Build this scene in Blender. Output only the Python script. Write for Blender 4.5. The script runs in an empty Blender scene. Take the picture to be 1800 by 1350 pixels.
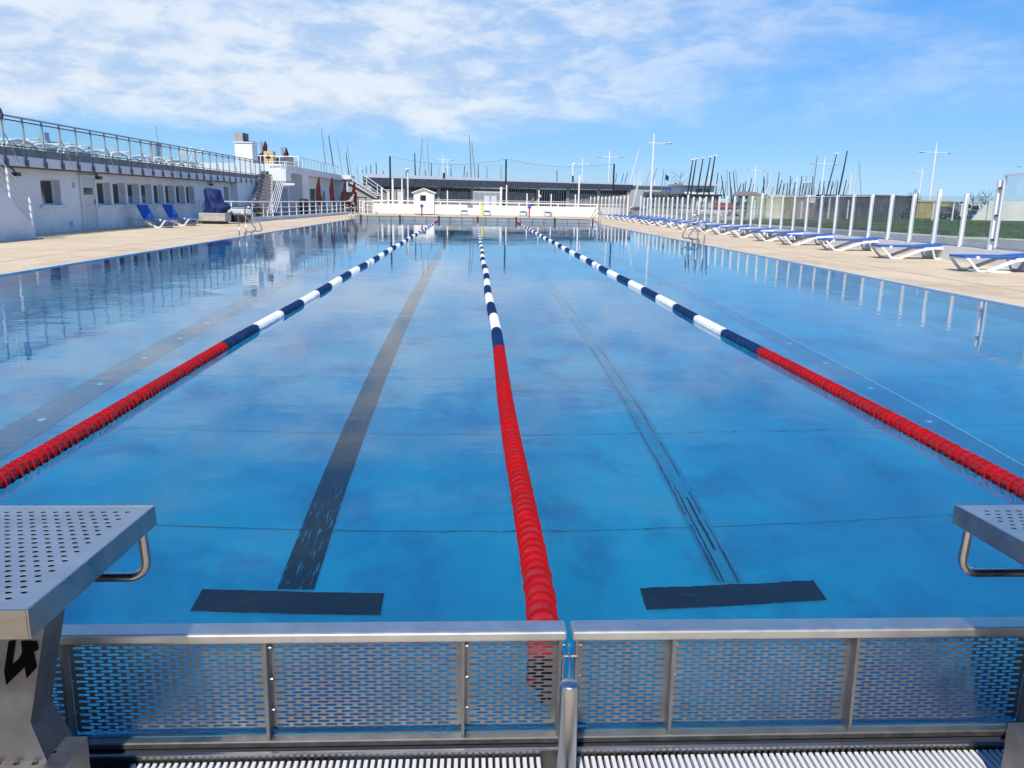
import bpy, bmesh, math, random
from math import sin, cos, pi, radians, sqrt, atan2
from mathutils import Vector, Matrix, noise as mnoise

random.seed(7)
sc = bpy.context.scene
COL = sc.collection

# ---------------------------------------------------------------- camera
HC = 1.38                                     # eye height above the water
ROW = ((0.99876026, -0.00665824, -0.04933159),
       (-0.04658515, 0.22423451, -0.97342114),
       (0.01754312, 0.97451247, 0.22364634))
def _camrot():
    F = 1400.0; R = 0.018
    y = Vector(((833 - 900) / F, -(351 - 675) / F, -1)).normalized()
    h = Vector((cos(R), -sin(R), 0))
    z = h.cross(y).normalized(); x = y.cross(z)
    return Matrix((x, y, z))
RM = _camrot()
cam = bpy.data.cameras.new('camera'); camo = bpy.data.objects.new('camera', cam); COL.objects.link(camo)
cam.sensor_width = 36; cam.lens = 28.0; cam.clip_start = 0.05; cam.clip_end = 9000
camo.matrix_world = Matrix.Translation((0, 0, HC)) @ RM.to_4x4()
sc.camera = camo

# ---------------------------------------------------------------- world and sun
SUN_EL, SUN_AZ = radians(47), radians(194)     # azimuth clockwise from +Y (far end of the pool): behind the camera, a little to the left
world = bpy.data.worlds.new('World'); sc.world = world; world.use_nodes = True
def build_world():
    nt = world.node_tree; N = nt.nodes; L = nt.links
    bg = N['Background']; bg.inputs[1].default_value = 0.15
    sk = N.new('ShaderNodeTexSky'); sk.sky_type = 'NISHITA'; sk.sun_disc = False
    sk.sun_elevation = SUN_EL; sk.sun_rotation = SUN_AZ
    sk.air_density = 1.0; sk.dust_density = 0.0; sk.ozone_density = 3.0; sk.altitude = 0
    tc = N.new('ShaderNodeTexCoord'); sx = N.new('ShaderNodeSeparateXYZ'); L.new(tc.outputs['Generated'], sx.inputs[0])
    def M(op, a, b=None, clamp=False):
        n = N.new('ShaderNodeMath'); n.operation = op; n.use_clamp = clamp
        for i, v in enumerate((a, b)):
            if v is None: continue
            if isinstance(v, (int, float)): n.inputs[i].default_value = v
            else: L.new(v, n.inputs[i])
        return n.outputs[0]
    def MR(v, a, b, c=0.0, d=1.0):
        n = N.new('ShaderNodeMapRange'); n.interpolation_type = 'SMOOTHSTEP'
        L.new(v, n.inputs[0])
        for i, q in enumerate((a, b, c, d)): n.inputs[i + 1].default_value = q
        return n.outputs[0]
    def mix(f, a, b, bt='MIX'):
        n = N.new('ShaderNodeMixRGB'); n.blend_type = bt
        for i, v in enumerate((f, a, b)):
            if isinstance(v, (int, float)): n.inputs[i].default_value = v
            elif isinstance(v, tuple): n.inputs[i].default_value = (*v, 1)
            else: L.new(v, n.inputs[i])
        return n.outputs[0]
    z = M('MAXIMUM', sx.outputs[2], 0.0)
    zz = M('ADD', z, 0.012)
    px = M('DIVIDE', sx.outputs[0], zz); py = M('DIVIDE', sx.outputs[1], zz)
    cb = N.new('ShaderNodeCombineXYZ'); L.new(px, cb.inputs[0]); L.new(py, cb.inputs[1])
    def nz(scale, det, rough, off, stretch=(1, 1, 1), dist=0.0):
        mp = N.new('ShaderNodeMapping'); mp.inputs['Location'].default_value = off; mp.inputs['Scale'].default_value = stretch
        L.new(cb.outputs[0], mp.inputs[0])
        n = N.new('ShaderNodeTexNoise'); n.inputs['Scale'].default_value = scale; n.inputs['Detail'].default_value = det
        n.inputs['Roughness'].default_value = rough; n.inputs['Distortion'].default_value = dist
        L.new(mp.outputs[0], n.inputs['Vector']); return n.outputs[0]
    def nd(scale, det, rough, off, stretch=(1, 1, 1.9), dist=0.0):
        mp = N.new('ShaderNodeMapping'); mp.inputs['Location'].default_value = off; mp.inputs['Scale'].default_value = stretch
        L.new(tc.outputs['Generated'], mp.inputs[0])
        n = N.new('ShaderNodeTexNoise'); n.inputs['Scale'].default_value = scale; n.inputs['Detail'].default_value = det
        n.inputs['Roughness'].default_value = rough; n.inputs['Distortion'].default_value = dist
        L.new(mp.outputs[0], n.inputs['Vector']); return n.outputs[0]
    big = nd(2.6, 4, 0.5, (3.1, 1.7, 0.3), (1, 1, 4.0))
    rip = nd(7.5, 5, 0.56, (0, 0, 0), (1, 1, 3.4), 0.35)
    fine = nd(19, 5, 0.62, (7, 2, 0), (1, 1, 2.6), 0.3)
    # the cloud sheet: thick to the left and overhead, open to the right and low over the horizon
    ex = MR(px, -0.6, 3.0, 1.0, 0.45)
    ey = MR(py, 6.5, 14.5, 1.0, 0.22)
    en = MR(py, 1.4, 5.2, 0.26, 1.0)
    cov = M('MULTIPLY', M('MULTIPLY', ex, ey), en)
    d = M('ADD', M('MULTIPLY', rip, 0.95), M('MULTIPLY', fine, 0.35))
    d = M('ADD', d, M('MULTIPLY', big, 0.55))
    d = M('ADD', d, M('MULTIPLY', cov, 1.02))
    dens = MR(d, 1.15, 1.98)
    # blue of the sky, deeper overhead, pale near the horizon
    sky = mix(0.80, sk.outputs[0], mix(MR(z, 0.18, 0.75), (0.36, 1.95, 5.0), (0.14, 0.85, 3.0)))
    hz = MR(z, 0.0, 0.19, 1.0, 0.0)
    sky = mix(M('MULTIPLY', hz, 0.66), sky, (1.85, 3.85, 5.5))
    lo = MR(z, 0.0, 0.075, 1.0, 0.0)
    sky = mix(M('MULTIPLY', lo, 0.55), sky, (3.3, 4.5, 5.5))
    shade = MR(M('ADD', M('MULTIPLY', rip, 0.5), M('MULTIPLY', fine, 0.65)), 0.44, 0.70)
    cl = mix(shade, (2.9, 3.75, 5.0), (4.6, 5.0, 5.5))
    out = mix(M('MULTIPLY', M('MULTIPLY', dens, MR(px, -0.5, 2.8, 0.93, 0.50)), 1.0), sky, cl)
    low = MR(sx.outputs[2], -0.02, 0.0, 1.0, 0.0)
    out = mix(low, out, (1.6, 1.8, 2.0))
    L.new(out, bg.inputs[0])
build_world()
world.cycles.sampling_method = 'MANUAL'; world.cycles.sample_map_resolution = 1024
sun = bpy.data.lights.new('sun', 'SUN'); sun.energy = 4.0; sun.angle = radians(1.5); sun.color = (1.0, 0.935, 0.83)
sun.cycles.use_multiple_importance_sampling = False
suno = bpy.data.objects.new('sun', sun); COL.objects.link(suno)
sdir = Vector((sin(SUN_AZ) * cos(SUN_EL), cos(SUN_AZ) * cos(SUN_EL), sin(SUN_EL)))   # towards the sun
suno.rotation_euler = (-sdir).to_track_quat('-Z', 'Y').to_euler(); suno.location = sdir * 60

sc.view_settings.view_transform = 'Standard'; sc.view_settings.look = 'None'
sc.view_settings.exposure = 0.26; sc.view_settings.gamma = 1.0
sc.view_settings.use_curve_mapping = False
sc.render.engine = 'CYCLES'
sc.cycles.use_denoising = True
try: sc.cycles.denoiser = 'OPENIMAGEDENOISE'
except Exception: pass
sc.cycles.max_bounces = 10; sc.cycles.transparent_max_bounces = 24; sc.cycles.transmission_bounces = 8
sc.cycles.sample_clamp_indirect = 8.0; sc.cycles.caustics_reflective = False
sc.cycles.use_adaptive_sampling = False

# ---------------------------------------------------------------- materials
MATS = {}
def mat(name, col=(0.8, 0.8, 0.8), rough=0.5, metal=0.0, var=0.0, vscale=4.0, col2=None, bump=0.0, bscale=30.0,
        spec=0.5, stretch=(1, 1, 1), alpha=None, emit=None, detail=4.0, rvar=0.0):
    if name in MATS: return MATS[name]
    m = bpy.data.materials.new(name); m.use_nodes = True
    nt = m.node_tree; N = nt.nodes; L = nt.links; b = N['Principled BSDF']
    b.inputs['Base Color'].default_value = (*col, 1); b.inputs['Roughness'].default_value = rough
    b.inputs['Metallic'].default_value = metal; b.inputs['Specular IOR Level'].default_value = spec
    if var or col2 or bump or rvar:
        g = N.new('ShaderNodeNewGeometry'); mp = N.new('ShaderNodeMapping'); mp.inputs['Scale'].default_value = stretch
        L.new(g.outputs['Position'], mp.inputs[0])
    if var or col2:
        n = N.new('ShaderNodeTexNoise'); n.inputs['Scale'].default_value = vscale; n.inputs['Detail'].default_value = detail
        n.inputs['Roughness'].default_value = 0.62
        L.new(mp.outputs[0], n.inputs['Vector'])
        r = N.new('ShaderNodeMapRange'); r.inputs[1].default_value = 0.35; r.inputs[2].default_value = 0.65
        L.new(n.outputs[0], r.inputs[0])
        mx = N.new('ShaderNodeMixRGB'); L.new(r.outputs[0], mx.inputs[0])
        c2 = col2 if col2 else tuple(c * (1 - var) for c in col)
        mx.inputs[1].default_value = (*col, 1); mx.inputs[2].default_value = (*c2, 1)
        L.new(mx.outputs[0], b.inputs['Base Color'])
    if rvar:
        n3 = N.new('ShaderNodeTexNoise'); n3.inputs['Scale'].default_value = vscale * 2.3; n3.inputs['Detail'].default_value = 5
        L.new(mp.outputs[0], n3.inputs['Vector'])
        r3 = N.new('ShaderNodeMapRange'); r3.inputs[3].default_value = rough - rvar; r3.inputs[4].default_value = rough + rvar
        r3.inputs[1].default_value = 0.3; r3.inputs[2].default_value = 0.7
        L.new(n3.outputs[0], r3.inputs[0]); L.new(r3.outputs[0], b.inputs['Roughness'])
    if bump:
        n2 = N.new('ShaderNodeTexNoise'); n2.inputs['Scale'].default_value = bscale; n2.inputs['Detail'].default_value = 3
        L.new(mp.outputs[0], n2.inputs['Vector'])
        bp = N.new('ShaderNodeBump'); bp.inputs['Strength'].default_value = bump; bp.inputs['Distance'].default_value = 0.02
        L.new(n2.outputs[0], bp.inputs['Height']); L.new(bp.outputs[0], b.inputs['Normal'])
    MATS[name] = m
    return m

steel = mat('brushed_steel', (0.46, 0.45, 0.44), 0.34, 1.0, col2=(0.34, 0.325, 0.31), vscale=9, rvar=0.09, bump=0.05, bscale=90, stretch=(0.25, 1, 1))
steel_b = mat('sky_lit_steel', (0.80, 0.75, 0.67), 0.46, 1.0, col2=(0.70, 0.65, 0.58), vscale=9, rvar=0.05)  # paler copy for top faces: reflected sky brightness put into the colour
steel_d = mat('stained_steel', (0.36, 0.345, 0.325), 0.52, 1.0, col2=(0.30, 0.28, 0.26), vscale=14, rvar=0.07)
steel_t = mat('steel_tube', (0.56, 0.56, 0.56), 0.30, 1.0, col2=(0.40, 0.39, 0.37), vscale=10, rvar=0.08, stretch=(1, 1, 0.3))
white_p = None
white_f = mat('white_fascia_paint', (0.74, 0.74, 0.77), 0.7, col2=(0.67, 0.67, 0.70), vscale=0.6)
white_m = mat('white_metal_paint', (0.80, 0.80, 0.79), 0.4)
white_pl = mat('white_plastic', (0.80, 0.80, 0.80), 0.45, col2=(0.74, 0.74, 0.73), vscale=3)
cream = mat('cream_wall_paint', (0.74, 0.72, 0.66), 0.75, var=0.08)
blue_c = mat('blue_cushion', (0.028, 0.13, 0.50), 0.7, var=0.25, vscale=6, bump=0.15, bscale=60)
blue_tarp = mat('navy_tarpaulin', (0.001, 0.018, 0.14), 0.7, var=0.45, vscale=3, bump=0.5, bscale=5)
red_u = mat('dark_red_canvas', (0.075, 0.003, 0.007), 0.8, var=0.45, vscale=4)
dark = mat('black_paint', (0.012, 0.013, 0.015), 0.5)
dkgrey = mat('dark_grey_metal', (0.045, 0.048, 0.06), 0.45)
grey = mat('grey_metal', (0.28, 0.29, 0.31), 0.5, var=0.15)
grail = mat('grey_rail', (0.36, 0.365, 0.39), 0.45)
conc = mat('concrete', (0.42, 0.41, 0.39), 0.85, var=0.3, vscale=3, bump=0.2)
glassd = mat('dark_window_glass', (0.02, 0.035, 0.035), 0.06, spec=0.8)
redf = mat('red_float_plastic', (0.50, 0.004, 0.007), 0.38, spec=0.5)
navyf = mat('navy_float_plastic', (0.012, 0.026, 0.105), 0.35)
whitef = mat('white_float_plastic', (0.80, 0.82, 0.84), 0.4)
zinc = mat('zinc_sheet', (0.085, 0.105, 0.135), 0.5, 0.3, var=0.35, vscale=2.5)
stone = mat('rough_stone', (0.40, 0.375, 0.35), 0.9, col2=(0.18, 0.165, 0.15), vscale=4.0, bump=0.6, bscale=6)
pierm = mat('pier_concrete', (0.46, 0.41, 0.35), 0.9, var=0.2)
blackp = mat('black_print', (0.003, 0.003, 0.003), 0.95, spec=0.1)
yellow = mat('yellow_paint', (0.70, 0.72, 0.12), 0.5)
redp = mat('red_paint', (0.50, 0.02, 0.03), 0.5)
bluep = mat('blue_paint', (0.02, 0.10, 0.50), 0.5)
skin_m = mat('skin', (0.50, 0.27, 0.20), 0.6)
shirt_m = mat('pale_blue_cloth', (0.36, 0.50, 0.58), 0.85, var=0.2)
trous_m = mat('dark_cloth', (0.02, 0.02, 0.025), 0.85)
grate_m = mat('white_grate_plastic', (0.78, 0.78, 0.78), 0.5, var=0.08, vscale=20)

def tex_mat(name, fn):
    m = bpy.data.materials.new(name); m.use_nodes = True; fn(m.node_tree, m.node_tree.nodes, m.node_tree.links, m.node_tree.nodes['Principled BSDF']); MATS[name] = m; return m
class NT:
    """small helper for node maths"""
    def __init__(s, nt): s.nt = nt; s.N = nt.nodes; s.L = nt.links
    def m(s, op, a, b=None, clamp=False):
        n = s.N.new('ShaderNodeMath'); n.operation = op; n.use_clamp = clamp
        for i, v in enumerate((a, b)):
            if v is None: continue
            if isinstance(v, (int, float)): n.inputs[i].default_value = v
            else: s.L.new(v, n.inputs[i])
        return n.outputs[0]
    def mr(s, v, a, b, c=0.0, d=1.0):
        n = s.N.new('ShaderNodeMapRange'); n.interpolation_type = 'SMOOTHSTEP'; s.L.new(v, n.inputs[0])
        for i, q in enumerate((a, b, c, d)): n.inputs[i + 1].default_value = q
        return n.outputs[0]
    def mix(s, f, a, b, bt='MIX'):
        n = s.N.new('ShaderNodeMixRGB'); n.blend_type = bt
        for i, v in enumerate((f, a, b)):
            if isinstance(v, (int, float)): n.inputs[i].default_value = v
            elif isinstance(v, tuple): n.inputs[i].default_value = (*v, 1)
            else: s.L.new(v, n.inputs[i])
        return n.outputs[0]
    def pos(s): return s.N.new('ShaderNodeNewGeometry').outputs['Position']
    def noise(s, vec, scale, det=4, rough=0.55, stretch=None, dist=0.0, off=(0, 0, 0)):
        if stretch:
            mp = s.N.new('ShaderNodeMapping'); mp.inputs['Scale'].default_value = stretch; mp.inputs['Location'].default_value = off
            s.L.new(vec, mp.inputs[0]); vec = mp.outputs[0]
        n = s.N.new('ShaderNodeTexNoise'); n.inputs['Scale'].default_value = scale; n.inputs['Detail'].default_value = det
        n.inputs['Roughness'].default_value = rough; n.inputs['Distortion'].default_value = dist
        s.L.new(vec, n.inputs['Vector']); return n.outputs[0]
    def xyz(s, vec):
        n = s.N.new('ShaderNodeSeparateXYZ'); s.L.new(vec, n.inputs[0]); return n.outputs

def f_deck(nt, N, L, b):
    h = NT(nt); p = h.pos()
    n1 = h.noise(p, 0.35, 5, 0.6); n2 = h.noise(p, 26, 3, 0.6); n3 = h.noise(p, 2.2, 4, 0.6, (0.5, 1.6, 1))
    c = h.mix(h.mr(n1, 0.35, 0.68), (0.79, 0.645, 0.43), (0.71, 0.55, 0.355))
    c = h.mix(h.mr(n3, 0.48, 0.72, 0, 0.4), c, (0.52, 0.38, 0.26))
    c = h.mix(h.mr(n2, 0.35, 0.7, 0, 0.35), c, (0.42, 0.31, 0.22))
    s3 = h.xyz(p); nw = h.noise(p, 1.1, 5, 0.65, (1, .35, 1)); edge = h.mr(h.m('ABSOLUTE', s3[0]), 8.0, 9.6, 1.0, 0.0)
    wet = h.m('MULTIPLY', h.mr(h.m('ADD', nw, h.m('MULTIPLY', edge, 0.10)), 0.56, 0.66), 0.30)
    c = h.mix(wet, c, (0.36, 0.27, 0.19)); L.new(c, b.inputs['Base Color']); b.inputs['Roughness'].default_value = 0.85
    bp = N.new('ShaderNodeBump'); bp.inputs['Strength'].default_value = 0.25; bp.inputs['Distance'].default_value = 0.01
    L.new(n2, bp.inputs['Height']); L.new(bp.outputs[0], b.inputs['Normal'])
deck_m = tex_mat('beige_deck', f_deck)

def f_wall(nt, N, L, b):
    h = NT(nt); p = h.pos(); z = h.xyz(p)[2]
    n1 = h.noise(p, 0.8, 4, 0.6); n2 = h.noise(p, 5.0, 5, 0.7, (1, 1, .07)); n3 = h.noise(p, 3.0, 4, 0.65)
    c = h.mix(h.mr(n1, 0.35, 0.65), (0.80, 0.80, 0.80), (0.73, 0.73, 0.745))
    c = h.mix(h.mr(n2, 0.54, 0.74, 0, 0.45), c, (0.56, 0.54, 0.50))
    low = h.m('MULTIPLY', h.mr(z, 0.02, 0.45, 1, 0), h.mr(n3, 0.40, 0.62))
    c = h.mix(h.m('MULTIPLY', low, 0.45), c, (0.50, 0.46, 0.40))
    L.new(c, b.inputs['Base Color']); b.inputs['Roughness'].default_value = 0.8
    bp = N.new('ShaderNodeBump'); bp.inputs['Strength'].default_value = 0.15; bp.inputs['Distance'].default_value = 0.02
    L.new(n3, bp.inputs['Height']); L.new(bp.outputs[0], b.inputs['Normal'])
white_p = tex_mat('white_wall_paint', f_wall)

def f_floor(nt, N, L, b):
    h = NT(nt); p = h.pos()
    n1 = h.noise(p, 0.55, 4, 0.6); n2 = h.noise(p, 1.7, 4, 0.6, (1, 0.7, 1), 0.4)
    c = h.mix(h.mr(n1, 0.32, 0.7), (0.002, 0.355, 0.60), (0.001, 0.245, 0.51))
    c = h.mix(h.mr(n2, 0.44, 0.68, 0, 0.7), c, (0.001, 0.16, 0.40))
    L.new(c, b.inputs['Base Color']); b.inputs['Roughness'].default_value = 0.9
floor_m = tex_mat('blue_pool_lining', f_floor)

def f_lane(nt, N, L, b):
    h = NT(nt); p = h.pos()
    n1 = h.noise(p, 10, 4, 0.65, (6.0, 0.55, 1), 0.2); n2 = h.noise(p, 0.8, 3, 0.5)
    t = h.m('MULTIPLY', h.mr(n1, 0.56, 0.66), h.mr(n2, 0.40, 0.62))
    c = h.mix(t, (0.001, 0.010, 0.020), (0.010, 0.20, 0.36))
    L.new(c, b.inputs['Base Color']); b.inputs['Roughness'].default_value = 0.9
lane_m = tex_mat('dark_lane_paint', f_lane)
def f_lanex(nt, N, L, b):
    h = NT(nt); p = h.pos()
    n1 = h.noise(p, 10, 4, 0.65, (0.45, 7.0, 1), 0.2)
    c = h.mix(h.mr(n1, 0.58, 0.70, 0, 0.75), (0.001, 0.010, 0.022), (0.004, 0.08, 0.14))
    L.new(c, b.inputs['Base Color']); b.inputs['Roughness'].default_value = 0.9
lanex_m = tex_mat('dark_cross_paint', f_lanex)
lanef_m = mat('faded_lane_paint', (0.002, 0.28, 0.50), 0.9, col2=(0.002, 0.20, 0.40), vscale=6, stretch=(3, .4, 1))
chan_m = mat('grey_floor_channel', (0.05, 0.17, 0.29), 0.9, col2=(0.035, 0.13, 0.24), vscale=3)
chan2_m = mat('blue_floor_channel', (0.008, 0.15, 0.33), 0.9, col2=(0.006, 0.22, 0.45), vscale=2)
seam_m = mat('floor_seam', (0.006, 0.13, 0.24), 0.9)
edge_m = mat('worn_lane_paint', (0.001, 0.05, 0.11), 0.9, col2=(0.002, 0.12, 0.25), vscale=2.5)
inlet_m = mat('pale_inlet', (0.30, 0.62, 0.80), 0.6)

def f_water(nt, N, L, b):
    h = NT(nt); p = h.pos(); s = h.xyz(p)
    b.inputs['Base Color'].default_value = (0.90, 0.97, 1.0, 1); b.inputs['Roughness'].default_value = 0.0
    b.inputs['Specular Tint'].default_value = (0.45, 0.85, 1.0, 1); b.inputs['IOR'].default_value = 1.333; b.inputs['Transmission Weight'].default_value = 1.0
    n1 = h.noise(p, 1.25, 3, 0.5, (1, 1.6, 1), 0.5)
    n2 = h.noise(p, 5.0, 3, 0.5, (1, 1.9, 1), 0.4)
    n3 = h.noise(p, 0.25, 2, 0.5)
    patch = h.mr(n3, 0.42, 0.66, 0.25, 1.0)
    left = h.mr(s[0], -7.8, -2.0, 2.1, 1.0)
    fs = h.m('MULTIPLY', patch, left)
    hgt = h.m('MULTIPLY', h.m('ADD', n1, h.m('MULTIPLY', n2, 0.22)), fs)
    bp = N.new('ShaderNodeBump'); bp.inputs['Strength'].default_value = 1.0; bp.inputs['Distance'].default_value = 0.0045
    L.new(hgt, bp.inputs['Height']); L.new(bp.outputs[0], b.inputs['Normal'])
water_m = tex_mat('pool_water', f_water)

def glass_mat(name, tint, refl=0.10, alpha_mix=1.0, rough=0.0, film=None):
    m = bpy.data.materials.new(name); m.use_nodes = True; nt = m.node_tree; N = nt.nodes; L = nt.links
    N.remove(N['Principled BSDF']); out = N['Material Output']
    t = N.new('ShaderNodeBsdfTransparent'); t.inputs[0].default_value = (*tint, 1)
    g = N.new('ShaderNodeBsdfGlossy'); g.inputs['Roughness'].default_value = rough; g.inputs[0].default_value = (0.9, 0.95, 1, 1)
    lw = N.new('ShaderNodeLayerWeight'); lw.inputs[0].default_value = 0.5
    h = NT(nt); fac = h.m('ADD', h.m('MULTIPLY', h.m('POWER', lw.outputs['Facing'], 5.0), refl * 4), 0.03, True)
    mx = N.new('ShaderNodeMixShader'); L.new(fac, mx.inputs[0]); L.new(t.outputs[0], mx.inputs[1]); L.new(g.outputs[0], mx.inputs[2])
    last = mx.outputs[0]
    if film:
        d = N.new('ShaderNodeBsdfDiffuse'); d.inputs[0].default_value = (*film[0], 1)
        m2 = N.new('ShaderNodeMixShader'); m2.inputs[0].default_value = film[1]; L.new(last, m2.inputs[1]); L.new(d.outputs[0], m2.inputs[2]); last = m2.outputs[0]
    L.new(last, out.inputs[0]); MATS[name] = m; return m
pane_m = glass_mat('clear_fence_glass', (0.93, 0.96, 0.95), film=((0.55, 0.58, 0.58), 0.04))
paneT_m = glass_mat('terrace_glass', (0.93, 0.98, 0.98), film=((0.60, 0.68, 0.70), 0.06))
paneG_m = glass_mat('salt_stained_glass', (0.82, 0.84, 0.86), film=((0.45, 0.46, 0.48), 0.10))

def f_grass(nt, N, L, b):
    h = NT(nt); p = h.pos()
    n1 = h.noise(p, 0.35, 4, 0.6); n2 = h.noise(p, 3.5, 5, 0.7)
    c = h.mix(h.mr(n1, 0.35, 0.65), (0.035, 0.085, 0.018), (0.055, 0.105, 0.022))
    c = h.mix(h.mr(n2, 0.45, 0.75, 0, 0.6), c, (0.10, 0.125, 0.035))
    L.new(c, b.inputs['Base Color']); b.inputs['Roughness'].default_value = 0.95
    bp = N.new('ShaderNodeBump'); bp.inputs['Strength'].default_value = 0.8; bp.inputs['Distance'].default_value = 0.06
    L.new(n2, bp.inputs['Height']); L.new(bp.outputs[0], b.inputs['Normal'])
grass_m = tex_mat('grass', f_grass)
sand_m = mat('pale_gravel_ground', (0.30, 0.27, 0.23), 0.95, col2=(0.20, 0.19, 0.17), vscale=0.15)
path_m = mat('grey_path', (0.30, 0.30, 0.29), 0.9, var=0.15, vscale=0.8)
kerb_m = mat('pale_kerb', (0.56, 0.53, 0.46), 0.85, var=0.12)

def vary(m, amt=0.35):
    nt = m.node_tree; N = nt.nodes; L = nt.links; b = N['Principled BSDF']; c = tuple(b.inputs['Base Color'].default_value)
    oi = N.new('ShaderNodeObjectInfo'); mx = N.new('ShaderNodeMixRGB'); L.new(oi.outputs['Random'], mx.inputs[0])
    mx.inputs[1].default_value = c; mx.inputs[2].default_value = (c[0] * (1 - amt), c[1] * 1.6 + .004, c[2] * 1.4 + .003, 1)
    L.new(mx.outputs[0], b.inputs['Base Color'])
vary(redf, .30); vary(navyf, .3)
# ---------------------------------------------------------------- mesh helpers
class MB:
    def __init__(s): s.v = []; s.f = []; s.sm = []
    def add(s, vs, fs, smooth=False):
        o = len(s.v); s.v += [tuple(v) for v in vs]; s.f += [tuple(i + o for i in f) for f in fs]; s.sm += [smooth] * len(fs); return s
    def box(s, x0, y0, z0, x1, y1, z1, bev=0.0):
        x0, x1 = min(x0, x1), max(x0, x1); y0, y1 = min(y0, y1), max(y0, y1); z0, z1 = min(z0, z1), max(z0, z1)
        if bev > 0:
            b = min(bev, (x1 - x0) / 2.01, (y1 - y0) / 2.01, (z1 - z0) / 2.01)
            bm = bmesh.new(); r = bmesh.ops.create_cube(bm, size=1)
            bmesh.ops.scale(bm, vec=(x1 - x0, y1 - y0, z1 - z0), verts=bm.verts)
            bmesh.ops.translate(bm, vec=((x0 + x1) / 2, (y0 + y1) / 2, (z0 + z1) / 2), verts=bm.verts)
            bmesh.ops.bevel(bm, geom=list(bm.edges), offset=b, segments=2, affect='EDGES', profile=0.5)
            bm.verts.index_update(); s.add([v.co[:] for v in bm.verts], [[v.index for v in f.verts] for f in bm.faces], False); bm.free(); return s
        return s.add([(x0, y0, z0), (x1, y0, z0), (x1, y1, z0), (x0, y1, z0), (x0, y0, z1), (x1, y0, z1), (x1, y1, z1), (x0, y1, z1)],
                     [(3, 2, 1, 0), (4, 5, 6, 7), (0, 1, 5, 4), (1, 2, 6, 5), (2, 3, 7, 6), (3, 0, 4, 7)])
    def bar(s, a, b, w, h=None, up=(0, 0, 1)):
        a = Vector(a); b = Vector(b); h = w if h is None else h
        d = (b - a).normalized(); u = Vector(up)
        if abs(d.dot(u)) > 0.98: u = Vector((0, 1, 0))
        r = d.cross(u).normalized() * w / 2; t = r.cross(d).normalized() * h / 2
        vs = [p + i * r + j * t for p in (a, b) for i, j in ((-1, -1), (1, -1), (1, 1), (-1, 1))]
        return s.add(vs, [(0, 1, 2, 3), (7, 6, 5, 4), (0, 4, 5, 1), (1, 5, 6, 2), (2, 6, 7, 3), (3, 7, 4, 0)])
    def tube(s, pts, r, n=8, caps=True):
        pts = [Vector(p) for p in pts]; rs = r if isinstance(r, (list, tuple)) else [r] * len(pts)
        rings = []; prev = None
        for i, p in enumerate(pts):
            if i == 0: t = pts[1] - p
            elif i == len(pts) - 1: t = p - pts[i - 1]
            else: t = (pts[i + 1] - p).normalized() + (p - pts[i - 1]).normalized()
            t.normalize()
            if prev is None:
                u = Vector((0, 0, 1)) if abs(t.z) < 0.9 else Vector((1, 0, 0))
                a = t.cross(u).normalized()
            else:
                a = (prev - t * prev.dot(t)).normalized()
            prev = a; b2 = t.cross(a)
            rings.append([p + (a * cos(2 * pi * k / n) + b2 * sin(2 * pi * k / n)) * rs[i] for k in range(n)])
        vs = [v for q in rings for v in q]; fs = []
        for i in range(len(pts) - 1):
            for k in range(n):
                fs.append((i * n + k, i * n + (k + 1) % n, (i + 1) * n + (k + 1) % n, (i + 1) * n + k))
        s.add(vs, fs, True)
        if caps: s.add(rings[0], [tuple(range(n))][::-1]); s.add(rings[-1], [tuple(range(n))])
        return s
    def lathe(s, prof, c=(0, 0, 0), axis='z', n=16, smooth=True):
        vs = []
        for r, h in prof:
            for k in range(n):
                a = 2 * pi * k / n
                if axis == 'z': vs.append((c[0] + r * cos(a), c[1] + r * sin(a), c[2] + h))
                else: vs.append((c[0] + r * cos(a), c[1] + h, c[2] + r * sin(a)))
        fs = []
        for i in range(len(prof) - 1):
            for k in range(n): fs.append((i * n + k, i * n + (k + 1) % n, (i + 1) * n + (k + 1) % n, (i + 1) * n + k))
        if axis == 'y': fs = [f[::-1] for f in fs]
        s.add(vs, fs, smooth); return s
    def prism(s, poly, axis, a, b):
        """poly in the two other axes, extruded along axis from a to b"""
        def P(u, v, w):
            return {'x': (w, u, v), 'y': (u, w, v), 'z': (u, v, w)}[axis]
        n = len(poly); vs = [P(u, v, a) for u, v in poly] + [P(u, v, b) for u, v in poly]
        fs = [tuple(range(n))[::-1], tuple(range(n, 2 * n))] + [(i, (i + 1) % n, n + (i + 1) % n, n + i) for i in range(n)]
        return s.add(vs, fs)
    def mesh(s, name, m, off=(0, 0, 0)):
        me = bpy.data.meshes.new(name)
        me.from_pydata([(v[0] - off[0], v[1] - off[1], v[2] - off[2]) for v in s.v], [], s.f)
        me.polygons.foreach_set('use_smooth', s.sm)
        if m: me.materials.append(m)
        me.update(); return me
    def build(s, name, m, parent=None, label=None, kind=None, recalc=True):
        off = wloc(parent) if parent else Vector((0, 0, 0))
        me = s.mesh(name, m, off)
        if recalc:
            bm = bmesh.new(); bm.from_mesh(me); bmesh.ops.recalc_face_normals(bm, faces=bm.faces); bm.to_mesh(me); bm.free()
        o = bpy.data.objects.new(name, me); COL.objects.link(o)
        if parent: o.parent = parent
        if label: o['label'] = label
        if kind: o['kind'] = kind
        return o
def wloc(o):
    v = Vector((0, 0, 0))
    while o: v = v + o.location; o = o.parent
    return v
def tag(o, label=None, cat=None, group=None, kind=None):
    if label: o['label'] = label
    if cat: o['category'] = cat
    if group: o['group'] = group
    if kind: o['kind'] = kind
    return o
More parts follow.
